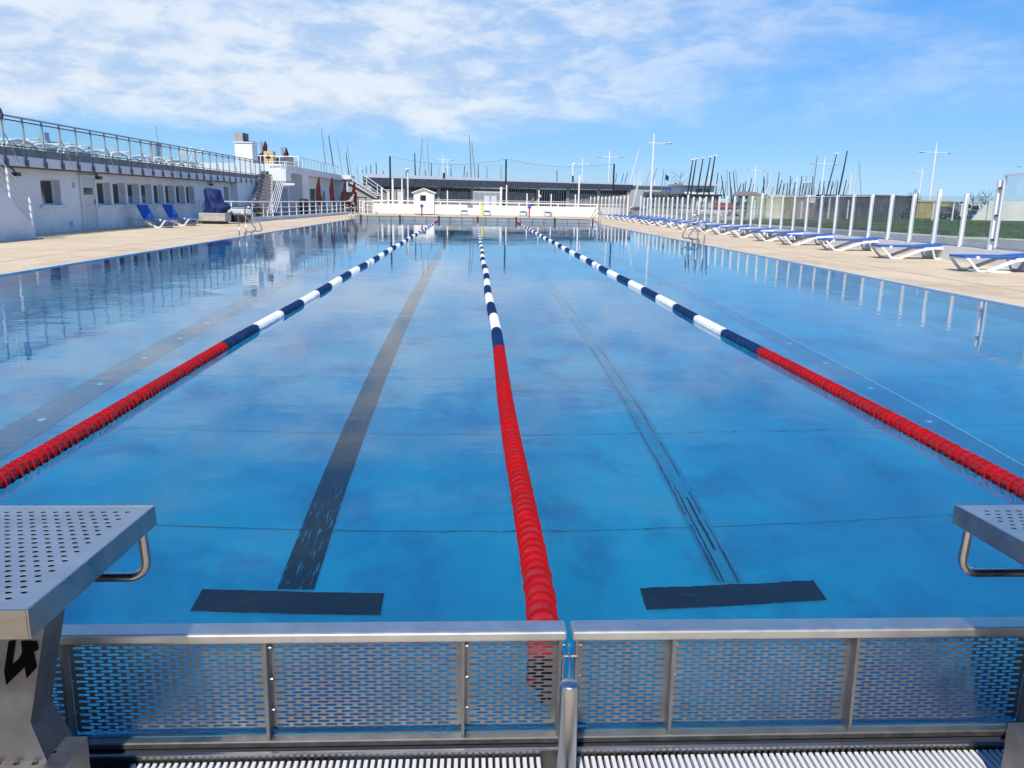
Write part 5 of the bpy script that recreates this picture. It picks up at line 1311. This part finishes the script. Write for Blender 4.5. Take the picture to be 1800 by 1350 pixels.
mast_dark = mat('dark_mast', (0.02, 0.025, 0.035), 0.5); mast_grey = mat('grey_mast', (0.20, 0.22, 0.24), 0.4); mast_white = mat('white_mast', (0.75, 0.75, 0.75), 0.4); mast_blue = mat('blue_mast', (0.03, 0.20, 0.45), 0.5)
MM = {'d': mast_dark, 'D': mast_dark, 'g': mast_grey, 't': mast_grey, 'w': mast_white, 'b': mast_blue}
def hull_mesh(m, nm):
    mb = MB(); st_ = []
    for k in range(9):
        f = k / 8; x = -2.4 + 4.8 * f; w_ = .62 * (1 - abs(2 * f - .9) ** 2.4 * .85) if f < .98 else .05; w_ = max(w_, .06); zt = .55 + .12 * f; zb = .05 + .3 * max(0, f - .7) / .3
        st_.append([(x, -w_, zt), (x, -w_ * .75, (zt + zb) / 2), (x, 0, zb), (x, w_ * .75, (zt + zb) / 2), (x, w_, zt)])
    vs = [v for q in st_ for v in q]; fs = [(i * 5 + k, i * 5 + k + 1, (i + 1) * 5 + k + 1, (i + 1) * 5 + k) for i in range(8) for k in range(4)] + [(i * 5 + 4, i * 5, (i + 1) * 5, (i + 1) * 5 + 4) for i in range(8)]
    mb.add(vs, fs); mb.box(-1.8, -.4, .56, .6, .4, .66); return mb.mesh(nm, m)
HM = [hull_mesh(mat('white_hull', (0.70, 0.71, 0.72), 0.4), 'hull'), hull_mesh(mat('grey_hull', (0.30, 0.33, 0.36), 0.4), 'hull'), hull_mesh(mat('red_hull', (0.45, 0.05, 0.05), 0.45), 'hull')]
rm = random.Random(11)
GRP = {'d': ('sailing boat ashore with a bare dark mast, one of many beyond the fence', 'boats ashore with bare dark masts'),
       'D': ('sailing boat ashore with a short dark mast under a small white cap', 'boats ashore with small white capped masts'),
       'g': ('sailing boat ashore with a slim grey mast', 'boats ashore with slim grey masts'),
       't': ('sailing boat ashore with a thin pale grey mast', 'boats ashore with thin pale masts'),
       'w': ('sailing boat ashore with a leaning white mast', 'boats ashore with leaning white masts'),
       'b': ('sailing boat ashore with a blue leaning mast beside the pavilion end', 'boats ashore with blue masts')}
BOATS = []
def boat(xt, yt, xb, yb, ty, Y, r=None, lb=None, cat='sailboat'):
    T = at(xt, yt, Y); B = at(xb, yb, Y + (.0)); d = T - B; k = (B.z - .65) / max(.2, d.z); base = B - d * k
    g0, gr = GRP[ty]; t = thing('sailboat', lb or g0, cat, (base.x, Y, -.06), None if lb else gr)
    if not lb: BOATS.append((xb, ty, t))
    rr = r or {'d': .085, 'D': .075, 'g': .07, 't': .045, 'w': .075, 'b': .09}[ty]; sc_ = Y / 130
    MB().tube([tuple(base), tuple(base + (T - base) * .6), tuple(T)], [rr * sc_, rr * sc_, rr * sc_ * .65], 6).build('mast', MM[ty], t)
    inst('hull', HM[rm.choice((0, 0, 1))], t, (0, 0, .1), rm.uniform(0, 6.28))
    if ty == 'D' or lb and 'cap' in lb:
        w_ = .36 * sc_ if lb else .25 * sc_; MB().box(T.x - w_, Y - .15, T.z - .06 * sc_, T.x + w_ * .9, Y + .15, T.z + .10 * sc_, .03).build('mast_cap', white_m, t)
    elif ty in 'gt':   # one stay
        MB().tube([tuple(base + (T - base) * .92), (base.x + rm.choice((-1, 1)) * 1.9, Y, .6)], .010 * sc_, 4).build('stay', mast_grey, t)
    return t
# left and behind the pavilion
for m_ in [(565, 226, 572, 287, 'g', 130, None, 'tallest slim grey mast left of the far staircase'), (577.6, 238, 585.6, 290, 'd', 128, None, 'dark mast next to the tallest one left of the far staircase'), (591.6, 242.4, 599.6, 292, 't', 135), (608, 268, 612, 296, 'd', 120, None, 'short dark mast with a crooked tip above the far staircase'), (609, 250, 617, 300, 't', 140),
           (628, 290, 629, 306, 't', 150), (637.4, 298, 638, 306, 'd', 160), (643.6, 292, 644, 307, 'd', 150), (651.6, 290, 652, 307, 'd', 150), (661, 285, 661.7, 307, 'd', 150), (673.5, 300, 674, 308, 'd', 160),
           (728.9, 269, 729.9, 305, 'd', 140, .12, 'thick dark mast right of the white lamp post'), (742.6, 243.8, 737.5, 305.3, 'g', 140, None, 'grey mast leaning left behind the shed'), (751.3, 246.7, 753.9, 305, 't', 145), (757.8, 285.8, 758.3, 305, 'd', 150, .1), (748, 299, 748.2, 306, 'd', 160), (771.5, 296, 771.5, 308, 't', 160),
           (781, 291, 785.7, 310, 't', 150), (792.5, 289, 793, 310, 'd', 150), (816.6, 291.5, 815.6, 310.8, 'd', 150), (821, 302, 821, 311, 'd', 160), (825, 237.3, 828.3, 311.8, 'g', 140, .09, 'tallest mast near the middle of the picture'), (829.3, 247.5, 835, 311.8, 'g', 145, None, 'second tallest mast near the middle of the picture'),
           (840.6, 288.6, 840.9, 311.8, 'd', 150), (855.8, 293, 856.3, 312.5, 'g', 155), (880.6, 290.8, 880.8, 312.5, 'g', 155)]:
    boat(*m_)
# right of the pavilion
for m_ in [(1084, 304.8, 1081.6, 322.6, 'b', 135), (1096.4, 304, 1091.7, 323.4, 'b', 135), (1103.4, 302.4, 1098, 323.4, 'b', 134), (1123.3, 262, 1107.3, 323.4, 'w', 130, .11, 'long white leaning mast at the right end of the pavilion'), (1125, 299, 1119, 329, 'w', 145), (1130, 297, 1121, 330, 'w', 148),
           (1143, 298, 1131, 340, 't', 145), (1155, 295, 1147, 320, 'g', 150), (1166.4, 297, 1162.4, 336, 'g', 150),
           (1218, 281, 1208, 345, 'd', 88, .125, 'first from the left of five leaning black masts with white caps'), (1224, 279.5, 1214.5, 340, 'd', 89, .125, 'second from the left of five leaning black masts with white caps'), (1236, 278, 1224, 348, 'd', 88, .125, 'third of five leaning black masts with white caps'), (1249, 276, 1236, 346, 'd', 89, .125, 'fourth of five leaning black masts with white caps'), (1257, 274, 1243.5, 358, 'd', 88, .14, 'rightmost of five leaning black masts with white caps'),
           (1262, 303, 1257, 350, 'd', 120), (1268, 308, 1272, 340, 'd', 125), (1278, 297, 1279, 348, 't', 130), (1282.4, 302, 1285, 346, 'd', 118), (1289, 301, 1293, 345, 'd', 120), (1293, 297, 1297, 340, 't', 135), (1303, 322, 1297, 342, 'd', 120), (1311.6, 318, 1309, 338, 'd', 130), (1307, 323, 1306, 340, 'd', 132), (1321.6, 313, 1317, 336, 'd', 128), (1343, 310, 1342, 348, 'd', 118, .11), (1350, 303, 1347, 340, 'g', 125), (1357, 305, 1343, 350, 'w', 122), (1316, 308, 1311, 342, 'w', 140),
           (1370, 303, 1365, 340, 'd', 130), (1374.4, 316, 1369, 340, 'd', 132), (1378.4, 322, 1375.6, 341, 'd', 134), (1385, 321, 1383, 341, 'd', 130), (1389.6, 309, 1388, 341, 'd', 132), (1397.6, 321, 1395.6, 341, 'd', 130), (1409.6, 309, 1405.6, 341, 'd', 134), (1412.4, 321, 1409.6, 341, 'D', 136), (1418, 309, 1414, 341, 'g', 140), (1419.5, 320, 1415.5, 341, 'D', 138), (1425, 320, 1422, 341, 'D', 136), (1429, 309, 1426, 341, 'd', 134), (1437, 273, 1428, 341, 'g', 130, .08, 'tall grey mast left of the lamp post over the dark containers'),
           (1442, 320, 1438, 341, 'D', 136), (1449, 318, 1446, 341, 'd', 132), (1457.6, 318, 1453, 341, 'd', 134), (1471, 270, 1453, 341, 'd', 120, .10, 'tall leaning black mast with a white cap over the dark containers'), (1464, 318, 1459.6, 341, 'd', 134), (1473, 317, 1470, 341, 'd', 132), (1489.6, 265, 1474, 341.6, 'd', 118, .13, 'tallest thick black mast leaning right over the dark containers'), (1488, 316, 1482.4, 342, 'd', 132), (1505.6, 291, 1499.6, 342, 'w', 140, .05), (1510, 283, 1513.6, 342, 't', 140)]:
    boat(*m_)
for k in range(26): boat(1262 + k * 9.1 + rm.uniform(-4, 4), rm.uniform(313, 330), 1258 + k * 9.0 + rm.uniform(-3, 3), 344, rm.choice('dddgt'), rm.uniform(140, 185), .055)

ORD = ords + ['twentieth', 'twenty first', 'twenty second', 'twenty third', 'twenty fourth', 'twenty fifth', 'twenty sixth', 'twenty seventh', 'twenty eighth', 'twenty ninth', 'thirtieth', 'thirty first', 'thirty second', 'thirty third', 'thirty fourth', 'thirty fifth']
for lo, hi, wh in ((0, 625, 'above the far staircase'), (625, 700, 'right of the far staircase'), (700, 800, 'above the shed'), (800, 1000, 'over the middle pavilion roof'), (1000, 1205, 'left of the clubhouse'), (1205, 1345, 'right of the clubhouse'), (1345, 1425, 'over the yellow and tan containers'), (1425, 1700, 'over the slate containers')):
    reg = sorted([b for b in BOATS if lo <= b[0] < hi], key=lambda b: b[0])
    for ty, nm_ in (('d', 'bare dark'), ('D', 'short white capped'), ('g', 'slim grey'), ('t', 'thin pale'), ('w', 'leaning white'), ('b', 'blue leaning')):
        q = [b for b in reg if b[1] == ty]
        for k, b in enumerate(q):
            b[2]['label'] = ('%s from left of the %s masts %s' % (ORD[k], nm_, wh)) if len(q) > 1 else ('only %s mast standing %s' % (nm_, wh))

def boxthing(name, lb, cat, x0, y0, x1, y1, Y, dep, m, gr=None, bev=0.0):
    a = at(x0, y0, Y); b = at(x1, y1, Y); z0 = max(-.06, b.z) if b.z > .5 else -.06
    t = thing(name, lb, cat, ((a.x + b.x) / 2, Y, -.06), gr); return t, a.x, b.x, z0, a.z
def container(lb, x0, y0, x1, Y, dep, m, gr=None, doors=False):
    t, xa, xb, z0, zt = boxthing('shipping_container', lb, 'container', x0, y0, x1, 400, Y, dep, m, gr)
    mb = MB(); n = max(4, int((xb - xa) / .28)); vs = []
    for k in range(n):
        u0 = xa + (xb - xa) * k / n; w_ = (xb - xa) / n
        mb.add([(u0, Y, 0), (u0 + w_ * .35, Y, 0), (u0 + w_ * .5, Y + .09, 0), (u0 + w_ * .85, Y + .09, 0), (u0 + w_, Y, 0), (u0, Y, zt), (u0 + w_ * .35, Y, zt), (u0 + w_ * .5, Y + .09, zt), (u0 + w_ * .85, Y + .09, zt), (u0 + w_, Y, zt)], [(0, 1, 6, 5), (1, 2, 7, 6), (2, 3, 8, 7), (3, 4, 9, 8)])
    nn = max(4, int(dep / .3))
    for s, x in ((1, xa), (-1, xb)):
        for k in range(nn):
            v0 = Y + dep * k / nn; w_ = dep / nn
            mb.add([(x, v0, 0), (x, v0 + w_ * .4, 0), (x + s * .08, v0 + w_ * .5, 0), (x + s * .08, v0 + w_ * .9, 0), (x, v0 + w_, 0), (x, v0, zt), (x, v0 + w_ * .4, zt), (x + s * .08, v0 + w_ * .5, zt), (x + s * .08, v0 + w_ * .9, zt), (x, v0 + w_, zt)], [(0, 1, 6, 5), (1, 2, 7, 6), (2, 3, 8, 7), (3, 4, 9, 8)])
    mb.build('wall', m, t); MB().box(xa, Y, zt, xb, Y + dep, zt + .06).build('roof', m, t)
    fr = MB()
    for x in (xa, xb): fr.box(x - .06, Y - .04, 0, x + .06, Y + .10, zt + .02)
    fr.box(xa, Y - .04, zt - .12, xb, Y - .005, zt + .02); fr.box(xa, Y - .04, 0, xb, Y - .005, .16); fr.build('frame', m, t)
    if doors:
        for f in (.18, .38, .62, .82): x = xa + (xb - xa) * f; MB().tube([(x, Y - .07, .1), (x, Y - .07, zt - .1)], .025, 5).build('lock_rod', white_m, t)
    return t
cy = mat('cream_yellow_container', (0.62, 0.60, 0.40), 0.6, var=0.25, vscale=1); cy2 = mat('olive_yellow_container', (0.38, 0.38, 0.22), 0.65, var=0.2, vscale=1)
cd = mat('slate_container', (0.10, 0.115, 0.13), 0.6, var=0.3, vscale=1); ct = mat('tan_container', (0.36, 0.30, 0.22), 0.7, var=0.2, vscale=1)
container('cream container end with lock rods among the boats', 1349, 343, 1371, 84, 6, cy, None, True)
container('olive yellow container beside the cream one', 1371.5, 343, 1394, 84.5, 6, cy2)
container('tan container right of the olive yellow one', 1394.5, 345, 1416, 85, 6, ct)
GRC = 'row of slate grey containers on the grass'
for k, (x0, x1, y0) in enumerate(((1456, 1494, 343), (1495, 1534, 343.5), (1535, 1572, 343.5), (1573, 1606, 344.5))):
    container('slate grey corrugated container, %s from the left in the dark row' % ords[k], x0, y0, x1, 82 + k * .3, 3, cd, GRC)
container('yellow container behind the tall lamp post at the right', 1609, 353, 1663, 92, 3, mat('ochre_container', (0.46, 0.40, 0.20), 0.65, var=0.25, vscale=1), None)
container('smaller grey green container at the right end of the yellow one', 1664, 355, 1679, 92.5, 3, mat('grey_green_container', (0.22, 0.24, 0.20), 0.65, var=0.2))
# stored boats and odds between the containers
def plainbox(name, lb, cat, x0, y0, x1, y1, Y, dep, m, part='body', bev=.05, ground=False):
    a = at(x0, y0, Y); b = at(x1, y1, Y); t = thing(name, lb, cat, ((a.x + b.x) / 2, Y, 0)); MB().box(a.x, Y, -.06 if ground else max(-.06, b.z), b.x, Y + dep, a.z, bev).build(part, m, t); return t, a, b
t, a, b = plainbox('storage_shed', 'white and grey storage shed between the tan and slate containers', 'shed', 1418, 345, 1455, 384, 88, 4, mat('grey_boards', (0.17, 0.15, 0.155), 0.8, var=0.4, vscale=1.5), 'wall', 0, True)
c0 = at(1421, 347, 87.9); c1 = at(1433, 357, 87.9); MB().box(c0.x, 87.9, c1.z, c1.x, 87.98, c0.z).build('white_panel', white_m, t); MB().box(a.x - .2, 87.8, a.z, b.x + .2, 92.2, a.z + .12).build('roof', white_m, t)
for x_, y1 in ((1459, 348), (1492, 352), (1642, 356), (1677, 357), (1327, 352), (1410, 354)): 
    a = at(x_, y1, 80); t = tag(MB().box(a.x - .06, 79.95, -.05, a.x + .06, 80.05, a.z).build('marker_post', white_m), {1459: 'thin white post before the left slate container', 1492: 'thin white post before the seam of the first two slate containers', 1642: 'thin white post just left of the tall lamp post foot', 1677: 'thin white post in front of the dark boat trailer load', 1327: 'thin white post before the grey boat rack', 1410: 'thin white post before the tan container'}[x_], 'post', 'thin white posts on the grass')
t = thing('parked_trailer', 'dark boat trailer load parked right of the tall lamp post', 'trailer', (at(1668, 375, 88).x, 88, 0)); a = at(1652, 363, 88); b = at(1690, 384, 88)
blob('covered_load', [((a.x + b.x) / 2, 88.6, .35, (b.x - a.x) * .46, .7), ((a.x + b.x) / 2, 88.6, .8, (b.x - a.x) * .5, .8), ((a.x + b.x) / 2 - .2, 88.6, 1.25, (b.x - a.x) * .42, .6), ((a.x + b.x) / 2 - .4, 88.6, 1.55, (b.x - a.x) * .2, .3)], mat('dark_slate_cover', (0.035, 0.045, 0.06), 0.6, var=0.5, vscale=2), t, amp=.08)
for x in (a.x + .5, b.x - .5): MB().lathe([(.001, -.1), (.32, -.1), (.32, .1), (.001, .1)], c=(x, 87.9, .28), axis='y', n=14).build('wheel', dark, t)
# camper van seen from behind
cv_ = thing('camper_van', 'white camper van seen from behind near the white wall', 'camper van', (at(1708, 380, 92).x, 92, 0)); a = at(1691, 358, 92); b = at(1725, 384, 92); xm = (a.x + b.x) / 2
MB().box(a.x, 92, .35, b.x, 97.5, a.z, .08).build('body', white_m, cv_); MB().box(a.x + .2, 91.97, 1.45, xm - .15, 91.995, 1.85, .01).build('window', glassd, cv_); c = at(1716, 364, 91.96); MB().box(c.x - .35, 91.95, 1.25, c.x + .3, 91.995, 1.7, .01).build('window', glassd, cv_)
for x in (a.x + .35, b.x - .35):
    MB().lathe([(.001, -.1), (.34, -.1), (.34, .1), (.001, .1)], c=(x, 92.4, .3), axis='y', n=14).build('wheel', dark, cv_); MB().box(x - .09, 91.95, .55, x + .09, 91.995, .85).build('tail_light', redp, cv_)
MB().box(a.x, 91.9, .32, b.x, 92.0, .48, .02).build('bumper', mat('grey_metal'), cv_); MB().box(a.x + .3, 92.3, a.z, a.x + .8, 93, a.z + .22, .04).build('roof_vent', dkgrey, cv_)
t, a, b = plainbox('parked_car', 'blue car top showing low beside the camper van', 'car', 1711, 377, 1727, 384, 90.5, 3.6, mat('pale_blue_paint', (0.08, 0.25, 0.48), 0.35), 'body', .2, False)
MB().box(a.x + .25, 91.2, a.z, b.x - .2, 93.2, a.z + .45, .18).build('cabin', glassd, t)
for x in (a.x + .2, b.x - .2): MB().lathe([(.001, -.1), (.28, -.1), (.28, .1), (.001, .1)], c=(x, 90.9, .26), axis='y', n=12).build('wheel', dark, t)
ww = thing('white_building', 'plain white rendered wall of a building at the right edge', 'building', (at(1770, 380, 88).x, 88, 0)); a = at(1739, 353, 86); b = at(1900, 386, 86)
MB().box(a.x, 86, -.06, b.x, 86.6, a.z).build('wall', mat('bright_render', (0.76, 0.74, 0.70), 0.85, col2=(0.66, 0.63, 0.58), vscale=.5), ww)
MB().prism([(a.x - 1.6, .0), (a.x - .02, .0), (a.x - .02, 1.9)], 'y', 86.2, 86.5).build('buttress', mat('bright_render'), ww)
def bare_tree(px, top, base, Y, lb, seed, leafm=None):
    rnd = random.Random(seed); a = at(px, top, Y); t = thing('bare_tree', lb, 'tree', (a.x, Y, 0)); H = a.z
    MB().tube([(a.x, Y, -.05), (a.x + .1, Y, H * .5), (a.x + .05, Y, H * .95)], [.10, .06, .02], 6).build('trunk', mat('bark'), t)
    mb = MB()
    for k in range(16):
        z = H * rnd.uniform(.4, .9); an = rnd.uniform(0, 6.28); l = rnd.uniform(.5, 1.1) * H * .22
        e = Vector((a.x + .08 + l * cos(an), Y + l * sin(an), z + l * .9)); mb.tube([(a.x + .08, Y, z), tuple((Vector((a.x + .08, Y, z)) + e) / 2 + Vector((0, 0, -.1))), tuple(e)], [.03, .02, .008], 4)
        for q in range(3): mb.tube([tuple(e - Vector((0, 0, l * .3))), tuple(e + Vector((rnd.uniform(-.5, .5), rnd.uniform(-.5, .5), rnd.uniform(.1, .6))))], [.012, .006], 4)
    mb.build('branches', mat('bark'), t); return t
bare_tree(1711, 343, 384, 91, 'slender bare tree in front of the camper van', 1); bare_tree(1733, 341, 384, 91, 'slender bare tree between the camper van and the white wall', 2)
bare_tree(1196, 302, 345, 150, 'bare tree behind the hedge left of the five black masts', 3)
t = leafy('dark_leaf_tree', 'small tree with big dark leaves above the slate containers', 'tree', at(1605, 350, 81).x, 81, .6, 1.5, at(1605, 331, 81).z - .6, 130, leaf_d, 8)
# hedge, clubhouse, sheds, boats to the right of the pavilion
for k in range(7):
    px = 1144 + 9.5 * k; a = at(px, 341 + (k % 3), 112); leafy('hedge_bush', 'green and yellow hedge bush, %s from the left in the hedge beyond the fence' % ords[k], 'hedge', a.x, 112, .9, 1.3, a.z - .7, 330, leaf_g if k % 2 else leaf_d, 20 + k, 'hedge bushes beyond the fence', False)
t, a, b = plainbox('dark_palisade', 'dark slatted fence under the hedge beyond the glass fence', 'fence', 1138, 350, 1206, 372, 108, .15, mat('dark_slats_paint', (0.03, 0.04, 0.042), 0.7), 'backing', 0, True)
n = 26
for k in range(n): x = lerp(a.x, b.x, (k + .5) / n); MB().box(x - .09, 107.9, -.05, x + .09, 107.99, a.z - .05 + .05 * (k % 2)).build('slat', mat('slate_slat', (0.06, 0.075, 0.08), 0.6), t)
MB().box(a.x, 107.85, 1.2, b.x, 107.89, 1.3).build('rail', mat('grey_metal'), t)
gb_ = thing('grey_hall', 'long low grey metal hall with a blue board beyond the hedge', 'building', (at(1150, 340, 170).x, 170, 0)); a = at(1108, 329, 170); b = at(1205, 342, 170)
MB().box(a.x, 170, -.06, b.x, 190, a.z).build('wall', mat('pale_grey_cladding', (0.36, 0.39, 0.40), 0.6, var=0.1), gb_); MB().box(a.x - .5, 169.6, a.z, b.x + .5, 190.4, a.z + .35).build('roof', mat('slate_roof', (0.10, 0.12, 0.14), 0.6), gb_)
c0 = at(1163, 333.5, 160); c1 = at(1194, 342, 160); hb = MB().box(c0.x, 160, 0, c1.x, 160.2, c0.z); tag(hb.build('blue_board', mat('blue_board_paint', (0.05, 0.09, 0.30), 0.6, col2=(0.12, 0.18, 0.42), vscale=1.5)), 'blue board in front of the grey metal hall', 'board')
t, a, b = plainbox('dark_hall', 'dark flat roofed hall left of the white clubhouse', 'building', 1148, 337, 1206, 352, 140, 8, mat('slate_roof'), 'wall', 0, True)
cb_ = thing('clubhouse', 'white clubhouse with dark windows and an overhanging roof among the masts', 'building', (at(1230, 345, 118).x, 118, 0)); a = at(1204, 326, 118); b = at(1255, 341, 118); lo = at(1200, 344, 118)
MB().box(a.x, 118, -.06, b.x, 126, a.z).build('wall', mat('clubhouse_white', (0.72, 0.71, 0.69), 0.8), cb_); MB().box(a.x - .5, 117.2, a.z, b.x + .6, 126.6, a.z + .28).build('roof', mat('pale_roof'), cb_)
for x0, x1 in ((1223.5, 1234), (1237, 1241), (1242.5, 1246)): p0 = at(x0, 332, 117.9); p1 = at(x1, 338, 117.9); MB().box(p0.x, 117.94, p1.z, p1.x, 117.995, p0.z).build('window', glassd, cb_)
p0 = at(1195, 340.5, 116); p1 = at(1270, 343.5, 116); MB().box(p0.x, 115.5, p1.z, p1.x, 120, p0.z).build('canopy', mat('slate_roof'), cb_); MB().box(p0.x + .3, 116.2, -.06, p1.x, 117.8, p1.z).build('lower_wall', mat('pinkish_wall', (0.36, 0.25, 0.23), 0.8, var=0.25, vscale=.6), cb_)
for k in range(9): x = lerp(p0.x + .4, p1.x - .3, k / 8); MB().box(x - .12, 116.0, -.06, x + .12, 116.19, p1.z).build('pier', mat('grey_pier', (0.24, 0.22, 0.22), 0.8), cb_)
# red hulls on trailers
def bigboat(x0, x1, yc, Y, lb, hm, seed):
    a = at(x0, yc, Y); b = at(x1, yc, Y); t = thing('boat_on_trailer', lb, 'boat', ((a.x + b.x) / 2, Y, 0)); s_ = (b.x - a.x) / 4.8
    o = inst('hull', hm, t, (0, 0, .55), -.15, scale=(s_, s_ * 1.2, 1.5)); o2 = MB().box((a.x + b.x) / 2 - .8 * s_, Y - .5, 1.5, (a.x + b.x) / 2 + .5 * s_, Y + .5, 2.0, .1).build('cabin', white_m, t)
    for dx in (-.6, .6): MB().lathe([(.001, -.1), (.3, -.1), (.3, .1), (.001, .1)], c=((a.x + b.x) / 2 + dx, Y - .6, .25), axis='y', n=12).build('wheel', dark, t)
    MB().box(a.x + .3, Y - .5, .30, b.x - .3, Y + .5, .42).build('trailer_frame', mat('grey_metal'), t)
bigboat(1249, 1292, 360, 98, 'red and white motor boat on a trailer behind the glass fence', HM[2], 1)
bigboat(1286, 1318, 364, 104, 'second red boat on a trailer, partly behind fence posts', HM[2], 2)
bigboat(1216, 1252, 370, 96, 'white dinghy lying low in front of the pinkish wall', HM[0], 3)
rk = thing('boat_rack', 'grey roofed rack stacked with boat hulls left of the cream container', 'rack', (at(1316, 360, 100).x, 100, 0)); a = at(1303, 344, 100); b = at(1332, 376, 100)
for x in (a.x, b.x):
    for y in (100, 103): MB().box(x - .07, y - .07, -.05, x + .07, y + .07, a.z).build('post', mat('grey_metal'), rk)
MB().prism([(a.x - .5, a.z), (b.x + .5, a.z), (b.x - .5, a.z + .45), (a.x + .7, a.z + .55)], 'y', 99.6, 103.4).build('roof', mat('taupe_roof', (0.25, 0.22, 0.20), 0.8), rk)
for k in range(3):
    z = .35 + .85 * k; MB().box(a.x, 99.9, z - .06, b.x, 103.1, z).build('shelf', mat('grey_metal'), rk)
    for q in range(2):
        t = thing('stored_hull', '%s boat hull on the %s shelf of the grey rack' % (('left', 'right')[q], ('lowest', 'middle', 'top')[k]), 'boat', ((a.x + b.x) / 2 + (q - .5) * .9, 100.8 + q, z), 'boat hulls stored in the grey rack'); inst('hull', HM[(k + q) % 2], t, (0, 0, 0), .1 * k, scale=(.32, .6, .8))
# ramp railing seen through the glass fence
rr = thing('ramp_railing', 'pale pipe railing of a ramp seen through the glass fence', 'railing', (at(1200, 360, 76).x, 76, 0))
A = at(1196, 361, 78); Bq = at(1205, 361, 77); Cq = at(1246, 386, 66)
for dz in (0, -.35, -.7, -1.0):
    MB().tube([(A.x, A.y, A.z + dz), (Bq.x, Bq.y, Bq.z + dz), (Cq.x, Cq.y, max(.05, Cq.z + dz * .6))], .035 if dz == 0 else .02, 6).build('rail', mat('light_grey_metal'), rr)
for f in (0, .33, .66): x = lerp(Bq.x, Cq.x, f); y = lerp(Bq.y, Cq.y, f); z = lerp(Bq.z, Cq.z, f); MB().tube([(x, y, -.05), (x, y, z)], .03, 6).build('post', mat('light_grey_metal'), rr)
# flags
for px, y0, y1, Y, m, lb, pb in ((1170, 306, 319, 120, mat('navy_cloth', (0.01, 0.03, 0.14), 0.8), 'navy blue flag flying above the hedge', 341), (1186.5, 320, 329, 125, mat('black_cloth', (0.015, 0.02, 0.03), 0.8), 'small black flag flying right of the navy one', 341)):
    a = at(px, y0, Y); b = at(px + (y1 - y0) * .42, y1, Y); t = thing('flag', lb, 'flag', (a.x, Y, 0)); MB().tube([(a.x, Y, 0), (a.x, Y, a.z + .2)], .04, 6).build('pole', mast_grey, t)
    n = 8; mb = MB(); vs = []
    for k in range(n + 1):
        f = k / n; x = a.x + (b.x - a.x) * f; vs += [(x, Y + .12 * sin(f * 7), a.z - (a.z - b.z) * .35 * f), (x, Y + .12 * sin(f * 7 + .4), a.z - (a.z - b.z) * (.7 + .3 * f))]
    mb.add(vs, [(2 * k, 2 * k + 2, 2 * k + 3, 2 * k + 1) for k in range(n)]); mb.build('cloth', m, t)
# small poles on the pavilion roof
t = tag(MB().tube([tuple(at(979, 319, 106)), tuple(at(979, 300, 106))], .09, 6).build('camera_pole', mast_grey), 'grey pole with small fittings on the pavilion roof', 'pole')
t = thing('roof_mast', 'white pole with a dark lower half and bent top at the pavilion roof', 'pole', (at(1007, 318, 112).x, 112, 0)); MB().tube([tuple(at(1007, 322, 112)), tuple(at(1007, 309, 112))], .12, 8).build('lower_part', dark, t); MB().tube([tuple(at(1007, 309, 112)), tuple(at(1007, 288, 112)), tuple(at(1011, 287, 112))], .09, 8).build('upper_part', white_m, t)
t = tag(MB().tube([tuple(at(780.5, 316, 99)), tuple(at(780.5, 304, 99))], .14, 8).build('roof_vent', dark), 'short black vent pipe on the edge of the pavilion roof', 'vent')
# a rock breakwater line and sea far away
sheet('sea', -3000, 420, 3000, 3400, -.03, mat('sea_water', (0.05, 0.12, 0.18), 0.25), None, 'structure')
